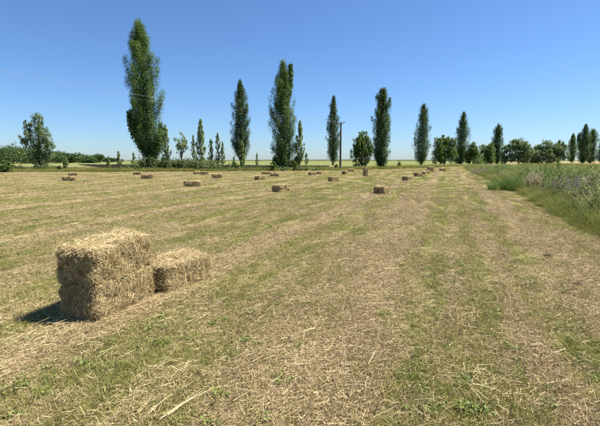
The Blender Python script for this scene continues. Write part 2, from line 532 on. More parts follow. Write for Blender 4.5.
def poplar(name, label, px, base_py, top_py, halfw_px, nleaf, leaf, mat, seed, lean_px=0.0, low=0.03, group='poplars along the field edge', cat='tree', extra=(), nbr=None, d=None, prof=POP_W, dens_in=0.2):
    rr = np.random.default_rng(seed)
    x, d, H = frame_tree(px, base_py, top_py, d)
    mpp = d / F_PX
    W = halfw_px * mpp
    lean = lean_px * mpp
    root = thing(name, label, cat, (x, d, 0), 0, group)
    tm, tp = trunk_mesh(H, max(0.012 * H, 0.03), lean, top=0.93, seed=seed)
    link('trunk', tm, root)
    axis = lambda z: np.stack([np.interp(z, tp[:, 2], tp[:, 0]), np.interp(z, tp[:, 2], tp[:, 1])], -1)
    if nbr is None: nbr = 135
    G = Geo(); B = Geo()
    per = 9
    nl = max(2, int(2.6 * nleaf / (nbr * per)))
    bphase = rr.random() * 6
    for i in range(nbr):
        t0 = low + (0.93 - low) * (i + rr.random()) / nbr
        t0 = t0 ** 1.12
        az = i * 2.39996 + bphase + rr.normal() * 0.3
        Lz = H * rr.uniform(0.08, 0.19) * (1 - 0.35 * t0)
        z0 = H * t0
        z1 = min(z0 + Lz, H * 1.0)
        wtip = np.interp(z1 / H, POP_T, prof) * W
        rtip = wtip * rr.uniform(0.5, 0.98)
        s = np.linspace(0, 1, per)
        zz = z0 + (z1 - z0) * s ** 1.15
        r_ = rtip * (1 - (1 - s) ** 1.9)
        ax = axis(zz)
        pts = np.stack([ax[:, 0] + np.cos(az) * r_, ax[:, 1] + np.sin(az) * r_, zz], 1)
        B.tube(pts[::2], np.linspace(0.0032 * H * (1.1 - t0), 0.0008 * H, len(pts[::2])), 4)
        big = rr.uniform(0.35, 1.5)
        bvar = 0.16 * rr.normal()
        for j in range(1, per):
            m = int(nl * big * (0.45 + 0.75 * s[j]))
            sg = (0.10 + 0.10 * (1 - abs(2 * s[j] - 1.2))) * W * rr.uniform(0.8, 1.15)
            c = pts[j]
            q = c + ball(m, rr) * np.array([sg, sg, sg * 1.7]) * 1.35
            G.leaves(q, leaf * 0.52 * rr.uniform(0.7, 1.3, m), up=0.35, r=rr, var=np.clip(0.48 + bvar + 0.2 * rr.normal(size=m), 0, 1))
    # inner leaves round the trunk, and the leading shoot
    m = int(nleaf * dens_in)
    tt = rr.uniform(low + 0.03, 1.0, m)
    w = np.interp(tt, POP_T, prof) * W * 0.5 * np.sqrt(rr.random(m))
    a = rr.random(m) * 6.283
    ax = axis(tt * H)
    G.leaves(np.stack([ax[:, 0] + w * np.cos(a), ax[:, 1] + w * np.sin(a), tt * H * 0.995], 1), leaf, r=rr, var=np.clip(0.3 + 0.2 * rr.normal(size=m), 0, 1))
    for (ox_px, z_a, z_b, rad_px, nlv) in extra:         # a limb standing clear of the crown
        s = np.linspace(0, 1, 10)
        zz = H * (z_a + (z_b - z_a) * s)
        ax = axis(zz)
        xo = ox_px * mpp * (1 - (1 - s) ** 2.2)
        pts = np.stack([ax[:, 0] * 0 + xo, 0.15 * xo, zz], 1)
        B.tube(pts, np.linspace(0.004 * H, 0.001 * H, 10), 5)
        for j in range(2, 10):
            mm_ = nlv // 8
            sg = rad_px * mpp * (1.1 - 0.75 * abs(s[j] - 0.55)) * 0.5
            q = pts[j] + ball(mm_, rr) * np.array([sg, sg, sg * 1.8]) * 1.5
            G.leaves(q, leaf * rr.uniform(0.7, 1.3, mm_), r=rr, var=np.clip(0.45 + 0.25 * rr.normal(size=mm_), 0, 1))
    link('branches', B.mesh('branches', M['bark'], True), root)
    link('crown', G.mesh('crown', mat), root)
    return root


def broadleaf(name, label, px0, px1, base_py, top_py, crown_low_py, nleaf, leaf, mat, seed, d=None, group=None, lobes=None, nl=11, cat='tree', depth=1.0, clump=0.42):
    rr = np.random.default_rng(seed)
    pc = (px0 + px1) / 2
    x, d, H = frame_tree(pc, base_py, top_py, d)
    mpp = d / F_PX
    W = (px1 - px0) / 2 * mpp
    zl = CAM_H + ray(pc, crown_low_py)[1] * d
    root = thing(name, label, cat, (x, d, 0), 0, group)
    zc, rz = (H + zl) / 2, (H - zl) / 2
    if lobes is None:
        lobes = []
        for i in range(nl):
            a = i * 2.4 + rr.random(); e = rr.uniform(-0.75, 0.85)
            ce = math.sqrt(1 - min(0.95, e * e))
            lobes.append((math.cos(a) * ce * 0.6, math.sin(a) * ce * 0.6, e * 0.66, rr.uniform(0.34, 0.5)))
        lobes.append((0, 0, 0.1, 0.5)); lobes.append((rr.uniform(-.2, .2), 0, 0.6, 0.4))
    tm, tp = trunk_mesh(zl + rz * 0.9, max(0.022 * H, 0.04), 0.0, top=1.0, seed=seed)
    link('trunk', tm, root)
    G = Geo(); B = Geo()
    wsum = sum(l[3] ** 2 for l in lobes)
    for (lx, ly, lz, lr) in lobes:
        c = np.array([lx * W, ly * W * depth, max(zc + lz * rz, 0.12 * H)])
        rad = np.array([lr * W, lr * W * depth, lr * rz * 1.05])
        n = int(nleaf * lr ** 2 / wsum)
        z0 = max(0.15, zl * 0.7 + 0.25 * (c[2] - zl * 0.7) * rr.uniform(0.2, 1))
        st = np.array([np.interp(z0, tp[:, 2], tp[:, 0]), np.interp(z0, tp[:, 2], tp[:, 1]), z0])
        s = np.linspace(0, 1, 6)[:, None]
        mid = (st + c) / 2 + np.array([0, 0, 0.12 * H]) * 0.4
        B.tube((1 - s) ** 2 * st + 2 * s * (1 - s) * mid + s ** 2 * c, np.linspace(0.009 * H, 0.002 * H, 6), 5)
        ncl = max(6, int(n / 34))
        dirs = unit(rr.normal(size=(ncl, 3)))
        rr_ = rr.uniform(0.4, 1.0, ncl)[:, None]
        cc = c + dirs * rad * rr_
        sg = rad * clump * 0.62
        which = rr.integers(0, ncl, n)
        cv = 0.12 * rr.normal(size=ncl)
        q = cc[which] + ball(n, rr) * sg * 1.15
        q[:, 2] = np.maximum(q[:, 2], 0.05)
        q = q[q[:, 2] > 0.06]; which = which[:len(q)]; n = len(q)
        G.leaves(q, leaf * 0.85 * rr.uniform(0.7, 1.3, n), up=0.4, r=rr, var=np.clip(0.48 + cv[which] + 0.22 * rr.normal(size=n), 0, 1))
    link('branches', B.mesh('branches', M['bark'], True), root)
    link('crown', G.mesh('crown', mat), root)
    return root


P_ = M['poplar']; PD = M['poplar_dark']; Y_ = M['young']
poplar('poplar_tree', 'tallest leaning poplar with a separate bough on its left, dark bushes at its foot', 151, 169, 22, 18.8, 42000, 0.30, P_, 1, lean_px=-6.5,
       extra=((-17.5, 0.10, 0.38, 5.5, 2200), (-12, 0.06, 0.34, 5, 1500), (-13.5, 0.2, 0.46, 4, 900), (11, 0.05, 0.30, 5, 1300), (-8, 0.2, 0.52, 4, 900)), nbr=150, prof=[0.3, 0.42, 0.6, 0.8, 0.9, 0.95, 1.0, 0.86, 0.55, 0.3, 0.05])
poplar('poplar_tree', 'dense narrow poplar with a pale sapling before its foot, right of the saplings', 241.5, 167, 81.5, 10.6, 16000, 0.36, PD, 2, low=0.10)
poplar('poplar_tree', 'tall bushy-footed poplar, the tallest in the middle, with two tops', 284, 169.6, 62, 14.6, 22000, 0.30, P_, 3, low=0.0, extra=((7, 0.55, 0.955, 4.2, 1500), (13, 0.02, 0.10, 4, 500), (-9, 0.0, 0.10, 4, 500)), prof=[0.7, 0.78, 0.82, 0.86, 0.98, 1.0, 0.84, 0.66, 0.42, 0.25, 0.05])
poplar('poplar_tree', 'slim dark poplar directly behind the utility pole', 333, 165.3, 97, 8.0, 12000, 0.44, PD, 4, low=0.05)
poplar('poplar_tree', 'wide dark poplar touching a round tree on its left', 381, 168.4, 89, 10.8, 18000, 0.32, PD, 5, low=0.0, prof=[0.6, 0.7, 0.78, 0.82, 0.9, 1.0, 0.95, 0.8, 0.6, 0.42, 0.1])
poplar('poplar_tree', 'poplar standing alone against the sky, narrowing towards its foot', 421, 165.0, 105, 9.3, 13000, 0.46, PD, 6, low=0.02, prof=[0.3, 0.42, 0.62, 0.82, 1.0, 0.95, 0.82, 0.66, 0.5, 0.3, 0.1])
poplar('poplar_tree', 'dark poplar rising between two round trees', 461, 164.2, 113, 7.6, 12000, 0.52, PD, 7, low=0.0, prof=[0.6, 0.8, 0.9, 0.92, 1, 1, 0.9, 0.7, 0.5, 0.3, 0.1])
poplar('poplar_tree', 'shorter dark poplar left of the pale round trees', 497, 164.0, 124.5, 6.6, 11000, 0.55, PD, 8, low=0.0, prof=[0.6, 0.75, 0.85, 0.9, 1, 0.98, 0.9, 0.75, 0.6, 0.4, 0.1])
FG = 'distant poplars at the right edge'
poplar('poplar_tree', 'leftmost and smallest of the distant poplars at right', 571.5, 163.6, 134, 4.6, 7000, 0.65, P_, 9, low=0.06, group=FG)
poplar('poplar_tree', 'tallest of the distant poplars at right, a double one', 582.5, 163.4, 125, 6.6, 9500, 0.70, PD, 10, low=0.0, group=FG, extra=((-6.5, 0.3, 0.72, 3, 900),))
poplar('poplar_tree', 'rounded distant poplar close beside the tallest one at right', 590, 163.3, 129.5, 6.0, 9000, 0.70, P_, 11, low=0.0, group=FG, prof=[0.6, 0.75, 0.85, 0.95, 1, 1, 0.98, 0.88, 0.7, 0.5, 0.2])
poplar('poplar_tree', 'distant poplar cut off by the right edge of the picture', 601.5, 163.4, 137, 5.2, 7000, 0.65, PD, 12, low=0.0, group=FG)

# young poplars and saplings
YG = 'young poplars and saplings on the field edge'
sapl = [
    # px, base, top, halfw, leaves, label
    (167.5, 169.6, 125, 4.2, 3200, 'thin young poplar close right of the tallest poplar'),
    (194.5, 169.4, 135.5, 2.6, 1300, 'thin sparse sapling right of the round-topped young tree'),
    (202, 169.6, 120, 4.8, 3600, 'tallest of the cluster of young poplars between the two big ones'),
    (211.5, 168.6, 139, 3.0, 1400, 'young poplar close right of the tallest young one'),
    (218, 168.6, 133, 3.0, 1600, 'slender pointed young poplar, second from right in the cluster'),
    (223, 168.6, 141.5, 2.3, 1100, 'slender short young poplar, rightmost of the cluster'),
    (242.5, 170.6, 142, 3.6, 2400, 'pale green young poplar in front of a dark big poplar'),
    (257.5, 169.0, 153, 1.7, 500, 'small sapling left of the middle tall poplar'),
    (299.5, 169.6, 121, 4.6, 3600, 'young poplar close right of the middle tall poplar'),
    (306.3, 167.6, 153, 2.2, 800, 'short sapling right of the young poplar, left of the pole'),
    (109, 170.6, 156.5, 2.0, 500, 'small thin sapling before the dark band, the shorter of two'),
    (119.5, 171.0, 151.5, 2.6, 900, 'taller thin sapling with pale stem before the dark band'),
    (66, 170.0, 156.5, 2.6, 800, 'small sapling right of the grey-green left tree'),
    (134, 170.2, 153, 2.0, 500, 'thin sapling left of the tallest poplar'),
    (234, 168.8, 156.0, 1.7, 400, 'tiny sapling left of the dense narrow poplar'),
]
for i, (px, by, ty, hw, nl, lab) in enumerate(sapl):
    poplar('young_poplar', lab, px, by, ty, hw * 1.2, int(nl * 0.75), 0.30, Y_, 40 + i, low=0.10 if hw > 2.5 else 0.15, group=YG, nbr=26 if nl > 1000 else 14, dens_in=0.12,
           prof=[0.3, 0.45, 0.6, 0.8, 1.0, 1.0, 0.85, 0.7, 0.45, 0.3, 0.05])

# round trees
broadleaf('round_tree', 'round-topped slender young tree between thin saplings', 175, 189, 169.6, 132.5, 159, 1700, 0.24, Y_, 71, nl=9, clump=0.5)
broadleaf('round_tree', 'round green tree right of the utility pole', 350, 374, 168.0, 130, 169, 11000, 0.30, M['broad'], 72, nl=13)
broadleaf('round_tree', 'round dark tree left of a distant dark poplar', 431.5, 457, 164.6, 134, 167, 17000, 0.50, M['broad'], 73, nl=13)
broadleaf('round_tree', 'low round tree right of a dark poplar', 463, 483, 164.6, 143, 168, 11000, 0.5, M['broad'], 74, nl=10)
broadleaf('round_tree', 'low bushy tree left of the shorter dark poplar', 478, 496, 164.4, 144, 168, 10000, 0.5, M['broad'], 75, nl=10)
broadleaf('round_tree', 'pale rounded tree right of the shorter dark poplar', 505, 532, 164.2, 139, 167, 15000, 0.55, M['willow'], 76, nl=12)
broadleaf('round_tree', 'wide pale tree in the middle of the distant round trees', 528, 557, 164.0, 140, 167, 16000, 0.6, M['willow'], 77, nl=12)
broadleaf('round_tree', 'rightmost pale round tree before the distant poplars', 547, 568, 164.0, 140.5, 167, 12000, 0.6, M['willow'], 78, nl=10)
broadleaf('round_tree', 'small pale tree in the gap right of the shorter dark poplar', 499, 511, 164.2, 145, 166, 4500, 0.5, M['willow'], 79, nl=7)
broadleaf('round_tree', 'low dark tree behind the poplar between two round trees', 450, 470, 163.8, 146, 167, 9000, 0.55, M['broad'], 85, nl=10)
broadleaf('round_tree', 'low tree filling the gap between the pale rounded trees', 522, 540, 163.8, 147.5, 167, 8000, 0.55, M['broad'], 86, nl=10)
# left grey-green tree, with its several upright tops
lob = [(-0.55, 0.1, 0.30, 0.26), (-0.62, -0.1, 0.02, 0.26), (-0.5, 0.2, 0.55, 0.20), (0.10, 0, 0.70, 0.30), (0.02, 0.3, 0.35, 0.36), (0.28, -0.2, 0.42, 0.30), (0.50, 0.1, 0.10, 0.32), (0.62, 0.0, -0.22, 0.30),
       (-0.15, -0.2, 0.0, 0.40), (0.15, 0.2, -0.3, 0.42), (-0.25, 0.1, -0.45, 0.34), (0.3, -0.1, -0.65, 0.36), (-0.05, 0, -0.75, 0.36), (0.18, 0, 0.9, 0.14), (-0.52, 0, 0.62, 0.16)]
broadleaf('tree', 'grey-green many-topped tree at left, bushy down to the ground', 21, 58.5, 170.4, 113, 170, 11500, 0.24, M['willow'], 81, lobes=lob, clump=0.5)

# bushes
BG = 'bushes at the foot of the trees'
bushes = [
    (137, 160, 171.2, 156, 'dark bush at the foot of the tallest poplar', 'bush', 3200),
    (156, 169, 171.2, 157, 'dark bush between the tallest poplar and the thin young one', 'bush', 2400),
    (171, 186, 171.2, 160, 'low dark bush under the round-topped young tree', 'bush', 2400),
    (188, 203, 170.6, 161.5, 'low dark bush under the cluster of young poplars', 'bush', 2000),
    (-9, 15, 172.2, 160.5, 'bright green bush at the left edge of the field', 'bright_bush', 3600),
    (228, 240, 170.4, 162, 'low green bush at the foot of the dense narrow poplar', 'bright_bush', 1200),
    (291, 298, 170.8, 159.5, 'green bush at the right foot of the middle tall poplar', 'broad', 1200),
    (268, 279, 170.8, 161, 'green bush at the left foot of the middle tall poplar', 'broad', 1200),
    (396.5, 401.5, 167.6, 160.5, 'small lone bush right of the wide dark poplar', 'broad', 600),
    (334, 339, 169.4, 164, 'small bush at the left foot of the utility pole', 'bright_bush', 400),
    (353, 361, 168.6, 162.0, 'low bush under the round green tree', 'bright_bush', 600),
    (56, 63, 171.2, 165.5, 'low brown-green bush right of the grey-green left tree', 'bush', 500),
    (470, 486, 165.4, 156.0, 'low bushes of bright leaves before the distant round trees', 'broad', 1500),
]
for i, (a, b_, by, ty, lab, mk, nl) in enumerate(bushes):
    broadleaf('bush', lab, a, b_, by, ty, by, nl, 0.2, M[mk], 100 + i, group=BG, cat='bush', nl=8, depth=0.8)

# tangled low growth along the foot of the tree row: one mass
G = Geo(); rr = np.random.default_rng(470)
for i in range(330):
    px = rr.choice([rr.uniform(126, 235), rr.uniform(150, 320), rr.uniform(-20, 66)], p=[0.6, 0.25, 0.15])
    x, d = gp(px, rr.uniform(169.6, 171.0))
    H = rr.uniform(0.35, 1.3) * (1.9 if (138 < px < 215) else 0.7); W = H * rr.uniform(0.7, 1.3)
    n = 95
    q = np.array([x, d, H * 0.45]) + ball(n, rr) * np.array([W, W, H * 0.55]); q[:, 2] = np.abs(q[:, 2])
    tv = 0.2 * rr.normal()
    G.leaves(q, 0.2 * rr.uniform(0.6, 1.3, n), r=rr, var=np.clip(0.5 + tv + 0.2 * rr.normal(size=n), 0, 1))
o = link('undergrowth', G.mesh('undergrowth', M['bush']), kind='stuff')
tag(o, 'low tangled undergrowth along the foot of the tree row', 'undergrowth')

# fallen branches beside the left bush
for i, (a, b_, yy, lab) in enumerate(((13, 27, 168.9, 'long dark fallen trunk right of the left-edge bush'), (19, 30, 170.4, 'pale fallen branch lying in front of the dark fallen trunk'), (30, 37, 170.2, 'short dark fallen branch at the foot of the left tree'))):
    x0, y0 = gp(a, yy); x1, y1 = gp(b_, yy + 0.3)
    rr = np.random.default_rng(300 + i)
    root = thing('fallen_branch', lab, 'branch', ((x0 + x1) / 2, (y0 + y1) / 2, 0), 0, 'fallen wood by the left tree')
    s = np.linspace(-0.5, 0.5, 8)
    pts = np.stack([s * (x1 - x0), s * (y1 - y0), 0.22 + 0.25 * (1 - 4 * s * s) * (i == 0) + 0.05 * rr.normal(size=8)], 1)
    G = Geo(); G.tube(pts, np.linspace(0.24, 0.10, 8), 7)
    link('trunk', G.mesh('trunk', M['log'], True), root)
    for j in range(5):
        c = pts[rr.integers(2, 7)]
        e = c + np.array([rr.normal() * 0.6, rr.normal() * 0.4, rr.uniform(0.3, 0.8)])
        G = Geo(); G.tube(np.array([c, (c + e) / 2 + 0.06, e]), [0.06, 0.04, 0.015], 5)
        link('side_branch', G.mesh('side_branch', M['log'], True), root)

# far wood on the left: one mass
G = Geo(); rr = np.random.default_rng(500)
prof_x = [-60, 0, 8, 15, 25, 40, 60, 72, 85, 95, 97, 105, 110, 130, 160]
prof_y = [147, 147, 143.5, 142.5, 146, 150, 150.5, 152, 153.5, 157, 153, 155, 157.5, 158.8, 160]
for i in range(150):
    if i < 60:
        px = rr.uniform(-40, 36); d = rr.uniform(230, 300)
    elif i < 125:
        px = rr.uniform(30, 100); d = rr.uniform(300, 430)
    else:
        px = rr.uniform(90, 160); d = rr.uniform(500, 640)
    top = np.interp(px, prof_x, prof_y) + rr.uniform(-0.5, 3.0)
    x, H = at_depth(px, top, d)
    H = max(H, 1.5)
    W = min(H * rr.uniform(0.45, 0.65), 5.5)
    nc = 26
    dirs = unit(rr.normal(size=(nc, 3)))
    cc = np.array([x, d, H * 0.48]) + dirs * np.array([W, W, H * 0.5]) * rr.uniform(0.4, 0.95, nc)[:, None]
    n = 420
    w = rr.integers(0, nc, n)
    q = cc[w] + rr.normal(size=(n, 3)) * np.array([W, W, H * 0.4]) * 0.17
    q[:, 2] = np.abs(q[:, 2])
    tv = 0.15 * rr.normal()
    G.leaves(q, (0.9 if d < 320 else 1.25) * rr.uniform(0.6, 1.2, n), r=rr, var=np.clip(0.5 + tv + 0.2 * rr.normal(size=n), 0, 1))
o = link('far_wood', G.mesh('far_wood', M['far_wood']), kind='stuff')
tag(o, 'far-off green wood along the horizon behind the left tree', 'wood')

# ------------------------------------------------------------------ utility pole with its wires
bx_, by_ = gp(340.3, 169.2)
pole_h = CAM_H + ray(340.8, 122.5)[1] * by_
wy = math.atan2(30.6 - by_, -21.5 - bx_)          # direction of the line
root = thing('utility_pole', 'dark utility pole with short crossarm before a slim poplar', 'pole', (bx_, by_, 0), 0)
G = Geo(); G.tube(np.array([[0, 0, -0.3], [0, 0, pole_h * 0.5], [0.02, 0, pole_h]]), [0.22, 0.185, 0.145], 12)
V = np.array([[0.02 + 0.145 * math.cos(a), 0.145 * math.sin(a), pole_h] for a in np.arange(12) / 12 * 6.2832])
G.add(np.concatenate([V, [[0.02, 0, pole_h + 0.03]], [[0.02, 0, pole_h + 0.03]]]), np.array([[i, (i + 1) % 12, 12, 13] for i in range(12)]), np.full(14, 0.5))
link('post', G.mesh('post', M['pole'], True), root)
ca_, sa_ = math.cos(wy), math.sin(wy)
nx, ny = -sa_, ca_                                  # across the line


def box_mesh(name, sx, sy, sz, mat, bev=0.01):
    bm = bmesh.new()
    bmesh.ops.create_cube(bm, size=1.0)
    bmesh.ops.scale(bm, vec=(sx, sy, sz), verts=bm.verts)
    bmesh.ops.bevel(bm, geom=bm.edges[:], offset=bev, segments=1, affect='EDGES')
    me = bpy.data.meshes.new(name); bm.to_mesh(me); bm.free(); me.materials.append(mat)
    return me


arm = link('crossarm', box_mesh('crossarm', 1.75, 0.10, 0.10, M['metal']), root, (0.12 * ny, 0.12, pole_h - 0.18))
arm.rotation_euler = (0, R(-6), math.atan2(ny, nx))
ux, uy = (nx, ny) if nx > 0 else (-nx, -ny)
ins_pts = []
for k_, off in enumerate((-0.78, 0.05, 0.80)):
    c = Vector((off * ux, off * uy, pole_h - 0.13 + (0.17 if k_ == 1 else 0.0) + 0.06 * off))
    G = Geo()
    zz = np.array([0, 0.08, 0.10, 0.15, 0.18, 0.24, 0.27])
    G.tube(np.stack([zz * 0, zz * 0, zz], 1), [0.02, 0.02, 0.07, 0.055, 0.07, 0.05, 0.01], 8)
    link('insulator', G.mesh('insulator', M['ceramic'], True), root, c)
    ins_pts.append(c + Vector((0, 0, 0.22)))
# short bracket with a lamp on the right of the top
G = Geo(); G.tube(np.array([[0.1, 0, pole_h - 0.3], [0.5, -0.05, pole_h + 0.05], [0.85, -0.1, pole_h + 0.12]]), [0.04, 0.035, 0.03], 6)
br = link('bracket', G.mesh('bracket', M['metal'], True), root)
for k_, c in enumerate(ins_pts):
    e = Vector((ca_ * 95, sa_ * 95, 0.3)) + c
    s = np.linspace(0, 1, 40)[:, None]
    pts = np.array(c) * (1 - s) + np.array(e) * s
    pts[:, 2] -= (1.5 * 4 * s * (1 - s))[:, 0]
    G = Geo(); G.tube(pts, np.full(40, 0.0035), 4)
    link('wire', G.mesh('wire', M['wire']), root)


# ------------------------------------------------------------------ hay bales
def bale_body(cuts, L, W, H, seed, rough=0.02):
    bm = bmesh.new()
    bmesh.ops.create_cube(bm, size=1.0)
    bmesh.ops.subdivide_edges(bm, edges=bm.edges[:], cuts=cuts, use_grid_fill=True)
    co = np.array([v.co[:] for v in bm.verts]) * 2        # -1..1
    # rounded box
    S = np.array([L, W, H]) / 2
    r = 0.04
    inner = np.clip(co * S, -(S - r), S - r)
    dv = co * S - inner
    ln = np.linalg.norm(dv, axis=1, keepdims=True)
    P = inner + np.where(ln > 1e-6, dv / np.maximum(ln, 1e-6) * r, 0)
    nrm = unit(P / S ** 1.0)
    # slices (flakes) along the length, string waists and ragged surface
    fl = 0.011 * np.sin(P[:, 0] / L * 2 * math.pi * 7 + 2 * vnoise(P[:, 1] * 9, P[:, 2] * 9, seed))
    waist = -0.016 * (np.exp(-((np.abs(P[:, 1]) - W * 0.22) / 0.03) ** 2)) * (np.abs(P[:, 1]) < W * 0.48)
    nz = rough * 2.4 * (fbm(P[:, 0] * 9 + seed, P[:, 1] * 9 + P[:, 2] * 11, seed, 3) - 0.5)
    P = P + nrm * (fl + waist + nz)[:, None]
    P[:, 2] += H / 2
    P[:, 2] = np.maximum(P[:, 2], 0.0)
    P[:, 0] += 0.05 * (P[:, 2] / H) * (vnoise(seed * 1.7, 2.2) - 0.5)
    for v, p_ in zip(bm.verts, P): v.co = p_
    bm.normal_update()
    me = bpy.data.meshes.new('body')
    bm.to_mesh(me)
    me.polygons.foreach_set('use_smooth', np.ones(len(me.polygons), bool))
    me.materials.append(M['bale_body'])
    fc = np.array([f.calc_center_median()[:] for f in bm.faces]); fn = np.array([f.normal[:] for f in bm.faces]); fa = np.array([f.calc_area() for f in bm.faces])
    bm.free()
    return me, fc, fn, fa


def bale_straw(fc, fn, fa, L, W, H, n, wid, lo, hi, seed, shag=1.0):
    rr = np.random.default_rng(seed)
    side = fn[:, 2] > -0.5
    p = fa * side * (1 + 0.35 * (fn[:, 2] > 0.5)); p = p / p.sum()
    f = rr.choice(len(fc), n, p=p)
    es = np.sqrt(fa[f])[:, None]
    N = fn[f]
    P = fc[f] + rr.normal(size=(n, 3)) * es * 0.45
    P -= N * 0.012
    T = rr.normal(size=(n, 3))
    # long sides: mostly upright and ragged; top: along the bale; ends: swirled
    longside = np.abs(N[:, 1]) > 0.6
    T[longside, 2] *= 1.5; T[longside, 0] *= 0.8
    top = N[:, 2] > 0.6
    T[top, 0] *= 1.3
    end = np.abs(N[:, 0]) > 0.6
    T[end, 2] += 0.6 * np.sin(P[end, 1] * 14)
    T = unit(T - N * np.sum(T * N, 1, keepdims=True))
    lift = np.abs(rr.normal(size=(n, 1))) * 0.09 * shag + (rr.random((n, 1)) < 0.05) * rr.random((n, 1)) * 0.6
    D = unit(T + N * lift)
    ln = (lo + (hi - lo) * rr.random(n) ** 1.8) * (1 + 0.25 * top)
    P = P - T * (ln[:, None] * 0.5)
    P[:, 2] = np.maximum(P[:, 2], 0.004)
    zmin = P[:, 2] + D[:, 2] * ln
    D[:, 2] = np.where(zmin < 0.004, np.abs(D[:, 2]) * 0.2, D[:, 2])
    bend = rr.normal(size=(n, 3)) * ln[:, None] * 0.16
    bend[:, 2] = np.where(P[:, 2] < 0.08, np.abs(bend[:, 2]), bend[:, 2] - 0.05 * ln)
    patch = fbm(P[:, 0] * 7 + 3, P[:, 1] * 7 + P[:, 2] * 8, seed, 3)
    var = np.clip(0.42 + 0.75 * (patch - 0.5) + 0.22 * rr.normal(size=n) + 0.12 * top - 0.05 * end, 0, 1)
    G = Geo()
    G.ribbons(P, D, ln, wid * rr.uniform(0.6, 1.4, n), bend, seg=2, var=var, tip=0.5, r=rr)
    return G.mesh('straw', M['straw'])


def put_bale(label, x, y, z, rotz, body, straw, group, tilt=(0, 0), scale=None):
    root = thing('hay_bale', label, 'hay bale', (x, y, z), rotz, group)
    root.rotation_euler = (tilt[0], tilt[1], rotz)
    link('body', body, root)
    o = link('straw', straw, root, kind='stuff')
    if scale: root.scale = scale
    return root


NB = 'three hay bales in the left foreground'
# stack: lower bale by its three visible base corners
Bx, By = gp(94.5, 325.5); Cx, Cy = gp(155, 296.5)
L1 = math.hypot(Cx - Bx, Cy - By); a1 = math.atan2(Cy - By, Cx - Bx)
W1 = 0.46
H1 = 0.385
wxn, wyn = -math.sin(a1), math.cos(a1)
c1 = ((Bx + Cx) / 2 + wxn * W1 / 2, (By + Cy) / 2 + wyn * W1 / 2)
me, fc, fn, fa = bale_body(16, L1, W1, H1, 3, 0.03)
put_bale('lower bale of the two-high hay stack in the left foreground', c1[0], c1[1], ground_z(c1[0], c1[1]) - 0.01, a1, me, bale_straw(fc, fn, fa, L1, W1, H1, 19000, 0.0030, 0.025, 0.12, 31, 0.8), NB)
me, fc, fn, fa = bale_body(16, L1 * 0.99, W1 * 1.0, H1 * 0.98, 5, 0.036)
put_bale('upper bale of the two-high hay stack, its top shaggy with loose straw', c1[0] - 0.012, c1[1] + 0.01, ground_z(c1[0], c1[1]) + H1 - 0.022, a1 + R(2.5), me, bale_straw(fc, fn, fa, L1, W1, H1, 20000, 0.0030, 0.025, 0.13, 32, 0.95), NB, (0, R(-1.5)))
Dx, Dy = gp(165.5, 296); Ex, Ey = gp(212.5, 277.5)
L2 = math.hypot(Ex - Dx, Ey - Dy); a2 = math.atan2(Ey - Dy, Ex - Dx)
W2 = 0.44; H2 = 0.375
wxn, wyn = -math.sin(a2), math.cos(a2)
c2 = ((Dx + Ex) / 2 + wxn * W2 / 2, (Dy + Ey) / 2 + wyn * W2 / 2)
me, fc, fn, fa = bale_body(16, L2, W2, H2, 8, 0.034)
put_bale('single low hay bale lying close behind the two-high stack', c2[0], c2[1], ground_z(c2[0], c2[1]) - 0.01, a2, me, bale_straw(fc, fn, fa, L2, W2, H2, 16000, 0.0030, 0.025, 0.12, 33, 0.8), NB)

# bales out in the field: four shapes, copied
shapes = []
for i in range(4):
    L, W, H = 0.92 + 0.05 * (i - 1.5), 0.46, 0.40
    me, fc, fn, fa = bale_body(10, L, W, H, 20 + i, 0.075)
    shapes.append((me, bale_straw(fc, fn, fa, L, W, H, 2600, 0.008, 0.05, 0.20, 60 + i, 1.1)))
FBG = 'hay bales scattered over the mown field'
fb = [
    # px centre, base py, heading (degrees from the picture plane), label, tilt to stand on end
    (382.3, 194.3, 62, 'nearest bale right of centre, dark left shadow, on the long pale row', 0),
    (281.2, 191.8, 55, 'bale near the centre left, dark end towards the camera', 0),
    (191.8, 187.0, 14, 'long bale lying sideways, nearest under the young poplars', 0),
    (146.8, 179.2, 4, 'long flat bale lying sideways below the tallest poplar', 0),
    (68.3, 181.2, 8, 'long bale lying sideways at far left, nearer of a pair', 0),
    (72.0, 176.8, 12, 'dark-ended bale just behind the long one at far left', 0),
    (217.0, 178.6, 12, 'bale lying sideways below the rightmost young poplar', 0),
    (204.0, 174.9, 10, 'dark far bale below the cluster of young poplars', 0),
    (197.0, 174.3, 30, 'tiny far bale left of the dark one under the young poplars', 0),
    (136.5, 175.2, 6, 'tan far bale at the foot of the dark bush of the tallest poplar', 0),
    (260.3, 180.0, 50, 'dark square-looking bale left of the middle tall poplar', 0),
    (266.5, 174.7, 15, 'far bale at the left foot of the middle tall poplar', 0),
    (274.6, 176.6, 8, 'bale lying sideways right below the middle tall poplar', 0),
    (312.3, 175.6, 45, 'dark end-on bale left of a tan one, before the utility pole', 0),
    (317.2, 174.4, 6, 'tan far bale close right of a dark one, left of the pole', 0),
    (333.8, 181.6, 48, 'pale-topped bale in front of the utility pole', 0),
    (345.2, 174.3, 60, 'small dark far bale at the right foot of the pole', 0),
    (351.0, 171.8, 20, 'far bale right of the pole below the round green tree', 0),
    (367.4, 176.2, 20, 'bale standing upright on its end below the round green tree', 90),
    (408.0, 180.8, 40, 'second bale along the long pale row, right of the nearest one', 0),
    (418.6, 176.4, 40, 'third bale along the long pale row', 0),
    (424.0, 174.6, 60, 'fourth, small bale along the long pale row', 0),
    (427.6, 173.6, 35, 'fifth, tiny bale along the long pale row', 0),
    (430.6, 171.9, 20, 'dark far bale at the end of the long pale row, lower of two stacked', 0),
    (430.8, 171.9, 24, 'dark far bale stacked on top at the end of the pale row', -1),
    (443.0, 171.0, 15, 'lone small far bale right of the long pale row', 0),
]
